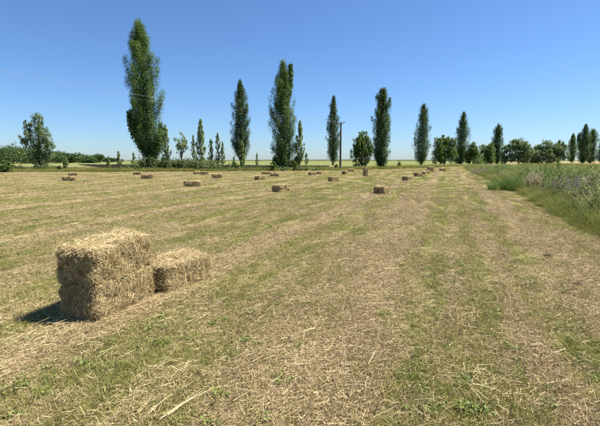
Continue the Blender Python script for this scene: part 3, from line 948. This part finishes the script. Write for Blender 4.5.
for i, (px, py, hd, lab, st) in enumerate(fb):
    x, y = gp(px, py)
    y += 0.2
    b_, s_ = shapes[i % 4]
    z = float(ground_z(x, y)) - 0.008
    if st == 90:
        r_ = put_bale(lab, x, y, z, R(hd), b_, s_, FBG)
        r_.rotation_euler = (0, R(-90), R(hd)); r_.location.z = z + 0.475
    else:
        rb = np.random.default_rng(700 + i)
        put_bale(lab, x, y, z + (0.385 if st == -1 else 0), R(hd + rb.normal() * 4), b_, s_, FBG, (R(rb.normal() * 2.0), R(rb.normal() * 1.5)),
                 (rb.uniform(0.9, 1.12), rb.uniform(0.92, 1.1), rb.uniform(0.88, 1.04)))


# ------------------------------------------------------------------ scattered cover (uncountable): instanced clumps
def proto_collection(name, meshes):
    c = bpy.data.collections.new(name)
    for i, me in enumerate(meshes):
        c.objects.link(bpy.data.objects.new('%s.%03d' % (name, i), me))
    return c


def scatter(name, coll, P, rot, scl, idx, label, cat):
    me = bpy.data.meshes.new(name)
    n = len(P)
    me.vertices.add(n)
    me.vertices.foreach_set('co', np.asarray(P, np.float32).ravel())
    a = me.attributes.new('rot', 'FLOAT_VECTOR', 'POINT'); a.data.foreach_set('vector', np.asarray(rot, np.float32).ravel())
    a = me.attributes.new('scl', 'FLOAT_VECTOR', 'POINT'); a.data.foreach_set('vector', np.asarray(scl, np.float32).ravel())
    a = me.attributes.new('pick', 'INT', 'POINT'); a.data.foreach_set('value', np.asarray(idx, np.int32))
    o = link(name, me, kind='stuff')
    tag(o, label, cat)
    ng = bpy.data.node_groups.new(name, 'GeometryNodeTree')
    ng.interface.new_socket('Geometry', in_out='INPUT', socket_type='NodeSocketGeometry')
    ng.interface.new_socket('Geometry', in_out='OUTPUT', socket_type='NodeSocketGeometry')
    gi = ng.nodes.new('NodeGroupInput'); go = ng.nodes.new('NodeGroupOutput')
    ci = ng.nodes.new('GeometryNodeCollectionInfo')
    ci.inputs['Collection'].default_value = coll
    ci.inputs['Separate Children'].default_value = True
    ci.inputs['Reset Children'].default_value = True
    ip = ng.nodes.new('GeometryNodeInstanceOnPoints'); ip.inputs['Pick Instance'].default_value = True
    def named(nm, ty):
        q = ng.nodes.new('GeometryNodeInputNamedAttribute'); q.data_type = ty; q.inputs['Name'].default_value = nm
        return q.outputs['Attribute']
    e2r = ng.nodes.new('FunctionNodeEulerToRotation')
    ng.links.new(named('rot', 'FLOAT_VECTOR'), e2r.inputs[0])
    ng.links.new(gi.outputs[0], ip.inputs['Points'])
    ng.links.new(ci.outputs[0], ip.inputs['Instance'])
    ng.links.new(named('pick', 'INT'), ip.inputs['Instance Index'])
    ng.links.new(e2r.outputs[0], ip.inputs['Rotation'])
    ng.links.new(named('scl', 'FLOAT_VECTOR'), ip.inputs['Scale'])
    ng.links.new(ip.outputs[0], go.inputs[0])
    md = o.modifiers.new('scatter', 'NODES'); md.node_group = ng
    return o


def thatch_clump(seed, n=420, R0=0.26, big=1.0):
    rr = np.random.default_rng(seed); G = Geo()
    a = rr.random(n) * 6.283; r = R0 * np.sqrt(rr.random(n))
    P = np.stack([0.5 * r * np.cos(a), 2.0 * r * np.sin(a), 0.003 + 0.022 * rr.random(n) ** 1.5], 1)
    th = rr.random(n) * 6.283
    el = rr.normal(size=n) * 0.16 + 0.12
    D = np.stack([np.cos(th) * np.cos(el), np.sin(th) * np.cos(el), np.sin(el)], 1)
    L = (0.022 + 0.075 * rr.random(n) ** 2) * (1 + 0.5 * (big - 1))
    G.ribbons(P - D * L[:, None] * 0.4 + np.array([0, 0, 0.004]), D, L, 0.0031 * big * rr.uniform(0.6, 1.5, n), rr.normal(size=(n, 3)) * L[:, None] * np.array([0.2, 0.2, 0.06]), seg=2, var=np.clip(0.42 + 0.26 * rr.normal(size=n), 0, 1), tip=0.6, r=rr)
    return G.mesh('thatch', M['thatch'])


def stubble_clump(seed, n=240, R0=0.24, big=1.0):
    """cut stems standing up, part dry part green"""
    rr = np.random.default_rng(seed); G = Geo()
    a = rr.random(n) * 6.283; r = R0 * np.sqrt(rr.random(n))
    P = np.stack([0.5 * r * np.cos(a), 2.0 * r * np.sin(a), np.full(n, -0.004)], 1)
    D = np.stack([rr.normal(size=n) * 0.5, rr.normal(size=n) * 0.5, np.ones(n)], 1)
    L = rr.uniform(0.02, 0.065, n)
    G.ribbons(P, D, L, 0.0034 * big * rr.uniform(0.7, 1.4, n), rr.normal(size=(n, 3)) * L[:, None] * 0.25, seg=2, var=np.clip(0.35 + 0.3 * rr.normal(size=n), 0, 1), tip=0.5, r=rr)
    return G.mesh('stubble', M['thatch'])


def grass_clump(seed, n=210, R0=0.24, h=(0.025, 0.08), big=1.0):
    rr = np.random.default_rng(seed); G = Geo()
    xy = tuft(rr, n, R0)
    P = np.concatenate([xy, np.full((n, 1), -0.004)], 1)
    D = np.stack([rr.normal(size=n) * 0.75, rr.normal(size=n) * 0.75, np.ones(n)], 1)
    L = rr.uniform(*h, n)
    bend = D * np.array([1, 1, 0]) * L[:, None] * 0.4; bend[:, 2] -= L * rr.uniform(0, 0.35, n)
    G.ribbons(P, D, L, 0.0038 * big * rr.uniform(0.7, 1.4, n), bend, seg=2, var=np.clip(0.42 + 0.3 * rr.normal(size=n), 0, 1), tip=0.25, r=rr)
    return G.mesh('grass', M['grass'])


def weed_clump(seed, n=22, R0=0.05):
    rr = np.random.default_rng(seed); G = Geo()
    a = rr.random(n) * 6.283; r = R0 * np.sqrt(rr.random(n))
    P = np.stack([r * np.cos(a), r * np.sin(a), 0.012 + 0.05 * rr.random(n)], 1)
    G.leaves(P, 0.022 * rr.uniform(0.6, 1.5, n), up=1.0, aspect=0.55, r=rr)
    n2 = 10
    P = rr.normal(size=(n2, 3)) * np.array([0.02, 0.02, 0]) 
    D = np.stack([rr.normal(size=n2) * 0.5, rr.normal(size=n2) * 0.5, np.ones(n2)], 1)
    G.ribbons(P, D, rr.uniform(0.04, 0.10, n2), 0.005, None, seg=1, tip=0.2, r=rr)
    return G.mesh('weed', M['weedleaf'])


def tuft(r, n, R0):
    """points bunched into small tufts inside a patch"""
    k = max(4, n // 14)
    a = r.random(k) * 6.283; q = R0 * np.sqrt(r.random(k))
    c = np.stack([0.5 * q * np.cos(a), 2.0 * q * np.sin(a)], 1)
    return c[r.integers(0, k, n)] + r.normal(size=(n, 2)) * 0.018 * (R0 / 0.24)


c_thatch = proto_collection('dry_grass_clump', [thatch_clump(1000 + i) for i in range(6)])
c_stub = proto_collection('stubble_clump', [stubble_clump(1100 + i) for i in range(5)])
c_grass = proto_collection('green_grass_clump', [grass_clump(1200 + i) for i in range(6)])
c_fthatch = proto_collection('far_dry_grass_clump', [thatch_clump(1400 + i, 330, 0.5, 2.6) for i in range(5)])
c_fgrass = proto_collection('far_green_grass_clump', [grass_clump(1500 + i, 300, 0.5, (0.03, 0.075), 2.6) for i in range(5)])
c_weed = proto_collection('small_weed_clump', [weed_clump(1300 + i) for i in range(4)])


def sector(n, d0, d1, power, half=46):
    """random points in front of the camera between two distances; density ~ d**(power-2)"""
    q = rng.random(n)
    if abs(power) < 1e-6:
        d = d0 * (d1 / d0) ** q
    else:
        d = (d0 ** power + q * (d1 ** power - d0 ** power)) ** (1 / power)
    a = R(half) * (2 * rng.random(n) - 1)
    return d * np.sin(a), d * np.cos(a), d


def in_field(x, y):
    u, v = uv(x, y)
    return (v < verge_edge(u) + 0.15) & (y < np.minimum(edge_dist(x, y) + 1, 128))


def bale_free(x, y):
    ok = np.ones(len(x), bool)
    for (cx, cy, a, L, W) in ((c1[0], c1[1], a1, L1, W1), (c2[0], c2[1], a2, L2, W2)):
        dx, dy = x - cx, y - cy
        ok &= ~((np.abs(dx * math.cos(a) + dy * math.sin(a)) < L / 2 - 0.02) & (np.abs(-dx * math.sin(a) + dy * math.cos(a)) < W / 2 - 0.02))
    return ok


def flat_rot(n, tilt=0.12):
    return np.stack([rng.normal(size=n) * tilt, rng.normal(size=n) * tilt, rng.random(n) * 6.283], 1)


def cover(name, coll, nproto, n, prob, label, cat, d0=1.0, d1=48, power=0.1, s=(0.8, 1.25), grow=0.055, half=62, zoff=0.0, flat=1.0):
    x, y, d = sector(n, d0, d1, power, half)
    gq = greenness(x, y)
    keep = in_field(x, y) & bale_free(x, y) & (rng.random(n) < prob(gq, x, y) * np.clip((d1 - d) / (0.6 * d1), 0, 1))
    x, y, d = x[keep], y[keep], d[keep]
    m = len(x)
    P = np.stack([x, y, ground_z(x, y) + zoff], 1)
    sc_ = rng.uniform(*s, m) * (1 + grow * np.maximum(d - 4, 0))
    S3 = np.stack([sc_, sc_, np.minimum(sc_, 1.0 + 0.3 * (sc_ - 1)) * flat], 1)
    rot = flat_rot(m, 0.02)
    rot[:, 2] = -ROW + 0.05 * rng.normal(size=m) + math.pi * rng.integers(0, 2, m)
    return scatter(name, coll, P, rot, S3, rng.integers(0, nproto, m), label, cat)


cover('dry_cut_grass', c_thatch, 6, 11600, lambda g, x, y: np.clip(1.15 - 1.25 * g, 0.22, 1), 'dry cut grass lying flat over the near part of the field', 'dry grass', d1=34, power=1.0, grow=0.02)
cover('grass_stubble', c_stub, 5, 6100, lambda g, x, y: np.clip(0.9 - 0.7 * g, 0.2, 1), 'short dry stubble standing in the mown field', 'stubble', d1=34, power=1.0, grow=0.02)
cover('mown_grass', c_grass, 6, 13000, lambda g, x, y: np.clip(g * 2.0 - 0.30, 0.08, 1), 'short green grass growing through the near part of the field', 'grass', d1=34, power=1.0, grow=0.02)
cover('far_dry_cut_grass', c_fthatch, 5, 32000, lambda g, x, y: np.clip(1.1 - 1.4 * g, 0.15, 1) * np.clip((np.hypot(x, y) - 12) / 20, 0, 1), 'dry cut grass lying over the far part of the field', 'dry grass', d0=12, d1=300, power=1.1, grow=0.004)
cover('far_mown_grass', c_fgrass, 5, 35000, lambda g, x, y: np.clip(g * 2.1 - 0.32, 0.10, 1) * np.clip((np.hypot(x, y) - 12) / 20, 0, 1), 'short green grass growing through the far part of the field', 'grass', d0=12, d1=300, power=1.1, grow=0.004)
cover('small_weeds', c_weed, 4, 7000, lambda g, x, y: (0.35 + 0.65 * (np.abs(uv(x, y)[1] + 0.15) < 0.5)) * np.clip((fbm(uv(x, y)[0] * 0.5, uv(x, y)[1] * 1.6, 90, 3) - 0.50) * 5, 0, 1) * np.clip(g * 1.8 - 0.2, 0.05, 1), 'small bright green weeds sprouting among the stubble', 'weeds', d1=26, power=0.4)

# ---- loose long straw: windrows, streaks and the litter round the bales
G = Geo(); rr = np.random.default_rng(2000)


def straw_line(n, u0, u1, v0, spread, lo, hi, wid, jit=0.35, h=0.03, var0=0.62):
    u = rr.uniform(u0, u1, n); v = v0 + rr.normal(size=n) * spread + 0.12 * np.sin(u * 1.3)
    x = u * SR + v * CR; y = u * CR - v * SR
    ok = bale_free(x, y)
    x, y = x[ok], y[ok]; n = len(x)
    th = math.pi / 2 - ROW + rr.normal(size=n) * jit + math.pi * (rr.random(n) < 0.5)
    el = rr.normal(size=n) * 0.05 + 0.03
    D = np.stack([np.cos(th) * np.cos(el), np.sin(th) * np.cos(el), np.sin(el)], 1)
    L = rr.uniform(lo, hi, n)
    P = np.stack([x, y, ground_z(x, y) + 0.012 + h * np.abs(rr.normal(size=n))], 1) - D * L[:, None] * 0.5
    P[:, 2] = np.maximum(P[:, 2], ground_z(P[:, 0], P[:, 1]) + 0.008)
    bend = rr.normal(size=(n, 3)) * L[:, None] * np.array([0.12, 0.12, 0.02])
    G.ribbons(P, D, L, wid * rr.uniform(0.6, 1.4, n), bend, seg=3, var=np.clip(var0 + 0.22 * rr.normal(size=n), 0, 1), tip=0.5, r=rr)


straw_line(600, 1.2, 9, -3.36, 0.12, 0.06, 0.22, 0.0027, var0=0.45)
straw_line(900, 1.2, 9, -3.05, 0.22, 0.05, 0.17, 0.0027, jit=0.8, var0=0.45)
straw_line(2400, 9, 40, -3.2, 0.32, 0.1, 0.26, 0.006, jit=0.8, var0=0.5)
for v0 in (-8.5, -13.8, -19.1):
    straw_line(2200, 3, 45, v0, 0.32, 0.1, 0.26, 0.006, jit=0.8, var0=0.5)
straw_line(500, 1.5, 8, 0.42, 0.10, 0.05, 0.16, 0.003, jit=0.9, var0=0.5)
straw_line(700, 1.5, 10, -0.9, 0.35, 0.05, 0.2, 0.003, jit=0.9, var0=0.5)
straw_line(700, 1.5, 12, 1.75, 0.3, 0.05, 0.2, 0.003, jit=0.9, var0=0.5)
for _ in range(26):                    # short streaks everywhere in the foreground
    straw_line(26, *(lambda c: (c, c + rr.uniform(0.4, 1.1)))(rr.uniform(1.6, 8)), rr.uniform(-4.5, 1.0), 0.035, 0.06, 0.22, 0.0026, jit=0.3, var0=0.5)
# pale long stalks at the bottom of the picture
for (ax_, ay_, bx2, by2, cnt) in ((150, 424, 184, 384, 6), (136, 421, 176, 382, 4), (165, 424, 212, 386, 5), (2, 372, 70, 342, 6), (372, 368, 392, 330, 4), (95, 360, 128, 348, 4), (330, 420, 350, 408, 3), (470, 395, 520, 402, 4)):
    for _ in range(cnt):
        x0, y0 = gp(ax_ + rr.normal() * 4, ay_ + rr.normal() * 3); x1, y1 = gp(bx2 + rr.normal() * 4, by2 + rr.normal() * 3)
        D = np.array([[x1 - x0, y1 - y0, 0.0]]); L = float(np.linalg.norm(D)) * rr.uniform(0.6, 1.05)
        G.ribbons(np.array([[x0, y0, ground_z(x0, y0) + rr.uniform(0.03, 0.055)]]), D, L, 0.0038 * rr.uniform(0.7, 1.3), np.array([[rr.normal() * 0.09, rr.normal() * 0.09, -0.02]]), seg=4, var=np.array([rr.uniform(0.55, 0.95)]), tip=0.35, r=rr)
# litter round the near bales
n = 2600
cx = np.where(rr.random(n) < 0.62, c1[0], c2[0]) ; cy = np.where(cx == c1[0], c1[1], c2[1])
x = cx + rr.normal(size=n) * 0.42; y = cy + rr.normal(size=n) * 0.42
ok = bale_free(x, y); x, y = x[ok], y[ok]; n = len(x)
th = rr.random(n) * 6.283
D = np.stack([np.cos(th), np.sin(th), rr.normal(size=n) * 0.08 + 0.05], 1)
L = rr.uniform(0.05, 0.18, n)
G.ribbons(np.stack([x, y, ground_z(x, y) + 0.012 + 0.03 * rr.random(n)], 1), D, L, 0.0030 * rr.uniform(0.6, 1.4, n), rr.normal(size=(n, 3)) * L[:, None] * np.array([0.15, 0.15, 0.02]), seg=2, var=np.clip(0.58 + 0.25 * rr.normal(size=n), 0, 1), tip=0.5, r=rr)
for (px, py, hd, lab, st) in fb[:20]:
    bx3, by3 = gp(px, py)
    n = 130
    x = bx3 + rr.normal(size=n) * 0.6; y = by3 + 0.2 + rr.normal(size=n) * 0.5
    th = rr.random(n) * 6.283
    D = np.stack([np.cos(th), np.sin(th), rr.normal(size=n) * 0.06 + 0.05], 1)
    L = rr.uniform(0.08, 0.26, n)
    G.ribbons(np.stack([x, y, ground_z(x, y) + 0.03 + 0.03 * rr.random(n)], 1), D, L, 0.007 * rr.uniform(0.6, 1.4, n), None, seg=1, var=np.clip(0.5 + 0.25 * rr.normal(size=n), 0, 1), tip=0.5, r=rr)
# loose heap on top of the stack
o = link('loose_straw', G.mesh('loose_straw', M['straw']), kind='stuff')
tag(o, 'loose pale straw lying in rows across the field and round the bales', 'straw')


# ------------------------------------------------------------------ the weedy verge on the right
def tall_grass_clump(seed, n=40, R0=0.13, h=(0.2, 0.6), wid=0.010, mat='verge_grass', lean=0.35):
    rr = np.random.default_rng(seed); G = Geo()
    a = rr.random(n) * 6.283; r = R0 * np.sqrt(rr.random(n))
    P = np.stack([r * np.cos(a), r * np.sin(a), np.full(n, -0.01)], 1)
    D = np.stack([rr.normal(size=n) * lean, rr.normal(size=n) * lean, np.ones(n)], 1)
    L = rr.uniform(*h, n)
    bend = unit(D * np.array([1, 1, 0])) * (L * rr.uniform(0.05, 0.5, n))[:, None]; bend[:, 2] -= L * rr.uniform(0, 0.3, n)
    G.ribbons(P, D, L, wid * rr.uniform(0.6, 1.4, n), bend, seg=4, var=np.clip(0.45 + 0.28 * rr.normal(size=n), 0, 1), tip=0.12, r=rr)
    return G


def leafy_weed(seed, h=1.1, nst=5, leaf=0.07, R0=0.14, nlv=46, mat='weed', spread=0.22, flower=None):
    """branching weed: several stems with leaves all along them"""
    rr = np.random.default_rng(seed); G = Geo()
    for i in range(nst):
        b = np.array([rr.normal() * R0 * 0.5, rr.normal() * R0 * 0.5, -0.01])
        H = h * rr.uniform(0.65, 1.05)
        tip = b + np.array([rr.normal() * spread * h, rr.normal() * spread * h, H])
        mid = (b + tip) / 2 + np.array([rr.normal() * 0.05, rr.normal() * 0.05, 0.04])
        s = np.linspace(0, 1, 6)[:, None]
        pts = (1 - s) ** 2 * b + 2 * s * (1 - s) * mid + s ** 2 * tip
        G.tube(pts, np.linspace(0.007, 0.002, 6), 3, var=0.75)
        t = rr.uniform(0.08, 1.0, nlv)
        c = np.stack([np.interp(t, s[:, 0], pts[:, k_]) for k_ in range(3)], 1)
        off = rr.normal(size=(nlv, 3)) * np.array([1, 1, 0.4]) * (0.10 * (1.15 - t))[:, None] * (h / 1.0)
        G.leaves(c + off, leaf * rr.uniform(0.6, 1.4, nlv) * (1.2 - 0.6 * t), up=0.6, aspect=0.5, r=rr, var=np.clip(0.42 + 0.24 * rr.normal(size=nlv) + 0.1 * t, 0, 1), axis=off + np.array([0, 0, 0.02]))
    return G


# knee-high yellow-green grass along the mown edge
c_vg = proto_collection('verge_grass_clump', [tall_grass_clump(3000 + i).mesh('verge_grass', M['verge_grass']) for i in range(6)])
n = 4800
u = 4.0 + 95 * rng.random(n) ** 1.7; ve = verge_edge(u)
v = ve + np.abs(rng.normal(size=n)) * 0.42 * (1 + 0.006 * u) - 0.12
x = u * SR + v * CR; y = u * CR - v * SR
dd = np.hypot(x, y)
s_ = rng.uniform(0.5, 1.15, n) * (1 + 0.006 * dd) * np.clip(0.40 + (v - ve) * 1.3, 0.3, 1.0) * (0.55 + 0.9 * fbm(x * 0.9, y * 0.9, 99, 3))
scatter('verge_grass', c_vg, np.stack([x, y, 0 * x - 0.01], 1), flat_rot(n, 0.08), np.stack([s_ * 1.15, s_ * 1.15, s_], 1), rng.integers(0, 6, n), 'yellow-green knee-high grass along the mown edge at right', 'grass')

# mass of tall weeds behind it, of several kinds
def weed_mass(name, coll, npro, n, label, zone, hmul, wide=1.0, seedz=95):
    u = 3.5 + 125 * rng.random(n) ** 1.6
    ve = verge_edge(u)
    v = ve + 0.2 + 10.7 * rng.random(n) ** 1.35
    x = u * SR + v * CR; y = u * CR - v * SR
    hh = 0.36 + 0.90 * np.clip((v - ve - 0.2) / 1.4, 0, 1)
    hh = hh * (0.58 + 0.75 * fbm(x * 0.45, y * 0.45, seedz, 3)) * np.where(rng.random(n) < 0.12, rng.uniform(0.95, 1.2, n), rng.uniform(0.5, 1.0, n)) * hmul
    hh *= np.clip(1.2 - 0.005 * u, 0.75, 1.2)
    wmul = (1 + 0.008 * np.hypot(x, y)) * wide
    keep = rng.random(n) < zone(x, y, v - ve)
    for (a, b_, rc) in ((508, 190.5, 0.9), (535, 193, 0.75), (532, 196, 0.7), (579, 197.5, 1.5), (577, 203, 0.8)):          # room for the plants that stand out
        qx, qy = gp(a, b_)
        keep &= np.hypot(x - qx, y - qy) > rc
    x, y, hh, wmul = x[keep], y[keep], hh[keep], wmul[keep]
    m = len(x)
    scatter(name, coll, np.stack([x, y, 0 * x - 0.01], 1), flat_rot(m, 0.10), np.stack([hh * wmul, hh * wmul, hh], 1), rng.integers(0, npro, m), label, 'weeds')


zn = lambda x, y, s: np.clip((fbm(x * 0.5, y * 0.5, s, 2) - 0.42) * 5, 0.06, 1)
c_wd = proto_collection('weed_clump', [leafy_weed(3100 + i, h=1.0 + 0.1 * (i % 3), nst=5 + i % 3, leaf=0.06 + 0.012 * (i % 4)).mesh('weeds', M['weed']) for i in range(8)])
weed_mass('tall_weeds', c_wd, 8, 3300, 'dense tall grey-green weeds filling the verge at right', lambda x, y, w: zn(x, y, 201), 1.0)
c_wg = proto_collection('green_weed_clump', [leafy_weed(3150 + i, h=1.0, nst=6, leaf=0.085, nlv=52).mesh('green_weeds', M['green_weed']) for i in range(5)])
weed_mass('green_weeds', c_wg, 5, 2600, 'fresh green leafy weeds among the tall weeds at right', lambda x, y, w: zn(x, y, 213), 0.92)
c_ws = proto_collection('dry_stalk_clump', [tall_grass_clump(3180 + i, n=60, R0=0.16, h=(0.5, 1.15), wid=0.007, lean=0.28).mesh('dry_stalks', M['straw']) for i in range(5)])
weed_mass('dry_stalks', c_ws, 5, 2600, 'pale dry grass stalks standing among the tall weeds at right', lambda x, y, w: zn(x, y, 224) * 0.8, 0.95)
c_wv = proto_collection('tall_verge_grass_clump', [tall_grass_clump(3190 + i, n=60, R0=0.2, h=(0.5, 1.1), wid=0.009, lean=0.3).mesh('tall_verge_grass', M['verge_grass']) for i in range(5)])
weed_mass('tall_verge_grass', c_wv, 5, 2600, 'tall yellow-green grass among the weeds of the verge at right', lambda x, y, w: np.clip(zn(x, y, 235) + 0.5 * (w < 1.6), 0, 1), 0.85)

# yellow-green crop beyond the weeds
c_cr = proto_collection('crop_plant', [leafy_weed(3300 + i, h=1.0, nst=4, leaf=0.13, nlv=36).mesh('crop', M['crop']) for i in range(4)])
n = 5000
u = 14 + 130 * rng.random(n) ** 1.3; v = 14.0 + 14 * rng.random(n) + 0.05 * u
x = u * SR + v * CR; y = u * CR - v * SR
s_ = rng.uniform(0.85, 1.15, n)
scatter('yellow_green_crop', c_cr, np.stack([x, y, 0 * x - 0.01], 1), flat_rot(n, 0.08), np.stack([s_ * 1.3, s_ * 1.3, s_], 1), rng.integers(0, 4, n), 'yellow-green crop standing behind the weedy verge at right', 'crop')

# rough unmown grass along the far field edge
c_rg = proto_collection('rough_grass_clump', [tall_grass_clump(3400 + i, n=40, R0=0.35, h=(0.25, 0.7), wid=0.03, lean=0.5).mesh('rough_grass', M['verge_grass']) for i in range(4)])
n = 7000
a = R(1) * rng.uniform(-42, 24, n)
tx = np.tan(a)
D0 = np.interp(CX + F_PX * tx, EX, ED)
y = D0 + 0.5 + 22 * rng.random(n) ** 1.8; x = tx * y
keep = ~poly_in(x, y, sp)
x, y = x[keep], y[keep]; n = len(x)
s_ = rng.uniform(0.5, 1.1, n) * (0.6 + 0.8 * fbm(x * 0.15, y * 0.15, 97, 3))
scatter('rough_grass', c_rg, np.stack([x, y, 0 * x - 0.01], 1), flat_rot(n, 0.08), np.stack([s_ * 1.5, s_ * 1.5, s_], 1), rng.integers(0, 4, n), 'rough unmown grass along the far edge of the field', 'grass')

# single plants that stand out in the verge
qx, qy = gp(508, 191.0)
root = thing('tall_grass_clump', 'bright green clump of tall grass at the verge corner', 'grass clump', (qx + 0.3, qy + 0.5, 0))
rr = np.random.default_rng(4000)
G = Geo()
for i in range(34):
    a, r = rr.random() * 6.283, 0.95 * math.sqrt(rr.random())
    g_ = tall_grass_clump(4001 + i, n=34, R0=0.22, h=(0.6, 1.35), wid=0.017, lean=0.26)
    sft = np.array([r * math.cos(a), r * math.sin(a) * 1.2, 0])
    for V_, Q_, A_2 in zip(g_.V, g_.Q, g_.A): G.add(V_ * (1.12 - 0.5 * r) + sft, Q_, A_2)
link('blades', G.mesh('blades', M['reed']), root)

qx, qy = gp(534.5, 193.0)
root = thing('plume_grass', 'cream plumed dry grass clump right of the bright green clump', 'grass clump', (qx, qy + 0.2, 0))
G = tall_grass_clump(4100, n=90, R0=0.16, h=(0.35, 0.7), wid=0.008, lean=0.3)
link('blades', G.mesh('blades', M['verge_grass']), root)
for i in range(22):
    b0 = np.array([rr.normal() * 0.2, rr.normal() * 0.14, 0.0])
    tip = b0 + np.array([rr.normal() * 0.16, rr.normal() * 0.12, rr.uniform(0.6, 1.0)])
    s = np.linspace(0, 1, 5)[:, None]
    pts = b0 * (1 - s) + tip * s
    G = Geo(); G.tube(pts, np.linspace(0.004, 0.002, 5), 4, 0.5)
    m = 150
    t = rr.uniform(0.55, 1.05, m)
    c = b0 + (tip - b0) * t[:, None]
    D = rr.normal(size=(m, 3)) * 0.5 + np.array([0, 0, 0.8])
    G.ribbons(c, D, rr.uniform(0.05, 0.15, m), 0.011, rr.normal(size=(m, 3)) * 0.02, seg=2, r=rr, tip=0.3)
    link('plume', G.mesh('plume', M['cream']), root)


def dry_bush(name, label, px, py, w, h, seed, mat, nst=70):
    qx, qy = gp(px, py)
    rr = np.random.default_rng(seed)
    root = thing(name, label, 'weeds', (qx, qy + 0.3, 0))
    G = Geo()
    for i in range(nst):
        b0 = np.array([np.clip(rr.normal() * 0.33, -0.6, 0.6) * w, np.clip(rr.normal() * 0.25, -0.5, 0.5) * w, 0])
        H = h * rr.uniform(0.55, 1.05)
        tip = b0 + np.array([rr.normal() * 0.2, rr.normal() * 0.2, H])
        G.tube(np.array([b0, (b0 + tip) / 2 + rr.normal(size=3) * 0.03, tip]), [0.006, 0.004, 0.002], 3, 0.4)
        m = 34
        t = rr.uniform(0.3, 1.0, m)
        c = b0 + (tip - b0) * t[:, None]
        G.ribbons(c, rr.normal(size=(m, 3)) * 0.7 + np.array([0, 0, 0.6]), rr.uniform(0.05, 0.16, m), 0.007, rr.normal(size=(m, 3)) * 0.02, seg=1, r=rr, tip=0.4)
    link('stems', G.mesh('stems', M[mat]), root)
    return root


dry_bush('dry_weeds', 'large grey-mauve patch of dry weeds near the right edge', 581, 197.5, 2.0, 0.95, 4200, 'grey_weed', 120)
dry_bush('dry_weeds', 'grey-mauve dry weeds in the far part of the verge', 484, 174.8, 2.6, 0.75, 4201, 'grey_weed', 110)


def dock(label, px, py, h, seed):
    qx, qy = gp(px, py)
    rr = np.random.default_rng(seed)
    root = thing('dock_plant', label, 'plant', (qx, qy, 0), 0, 'rust-brown dock plants in the verge')
    for i in range(4):
        b0 = np.array([rr.normal() * 0.05, rr.normal() * 0.05, 0]); tip = np.array([rr.normal() * 0.14, rr.normal() * 0.1, h * rr.uniform(0.8, 1.0)])
        s = np.linspace(0, 1, 5)[:, None]
        G = Geo(); G.tube(b0 * (1 - s) + tip * s, np.linspace(0.007, 0.003, 5), 4, 0.4)
        m = 80
        t = rr.uniform(0.5, 1.0, m)
        G.leaves(b0 + (tip - b0) * t[:, None] + rr.normal(size=(m, 3)) * 0.028, 0.035 * rr.uniform(0.6, 1.4, m), r=rr)
        link('seed_stalk', G.mesh('seed_stalk', M['rust']), root)
    return root


dock('rust-brown seeding dock stalks before the grey-mauve weeds', 590.5, 205, 1.15, 4300)
dock('rust-brown seeding dock stalks left of the grey-mauve weeds', 557.5, 200, 0.95, 4301)
# one tall dark plant standing above the weeds
qx, qy = gp(557.0, 185)
root = thing('tall_weed', 'single tall dark weed rising above the verge against the trees', 'plant', (qx, qy, 0))
Hh = CAM_H + ray(557, 157.5)[1] * qy
G = Geo(); G.tube(np.array([[0, 0, -0.02], [0.02, 0, Hh * 0.5], [0, 0, Hh]]), [0.016, 0.012, 0.005], 5, 0.3)
link('stem', G.mesh('stem', M['weed'], True), root)
G = Geo(); m = 420
t = rr.uniform(0.25, 1.0, m)
G.leaves(np.stack([rr.normal(size=m) * 0.055, rr.normal(size=m) * 0.055, t * Hh], 1), 0.07 * rr.uniform(0.6, 1.3, m), r=rr, aspect=0.45, var=rr.random(m) * 0.5)
link('leaves', G.mesh('leaves', M['weed']), root)


# clods of bare earth on the right-hand track
M['clod'] = noise_mat('bare_earth', [(0.3, (0.05, 0.035, 0.025)), (0.7, (0.14, 0.10, 0.07))], 25, 6, (1, 1, 1), 0.8)
for i, (px, py, r0, lab) in enumerate(((548, 257, 0.055, 'dark clod of earth on the pale track, the farther of two'), (577, 286.5, 0.05, 'dark clod of earth on the pale track, the nearer of two'))):
    cx_, cy_ = gp(px, py)
    bm = bmesh.new()
    bmesh.ops.create_icosphere(bm, subdivisions=3, radius=1.0)
    rr = np.random.default_rng(900 + i)
    for v_ in bm.verts:
        c = v_.co
        k_ = 1 + 1.1 * (float(fbm(c.x * 1.9 + 3 * i, c.y * 1.9 + c.z * 1.7, 300 + i, 3)) - 0.5)
        v_.co = Vector((c.x * r0 * 1.25 * k_, c.y * r0 * k_, max(c.z * r0 * 0.6 * k_, -0.02)))
    me = bpy.data.meshes.new('earth_clod'); bm.to_mesh(me); bm.free(); me.materials.append(M['clod'])
    o = link('earth_clod', me, None, (cx_, cy_, float(ground_z(cx_, cy_)) + 0.012))
    tag(o, lab, 'clod', 'clods of earth on the track')
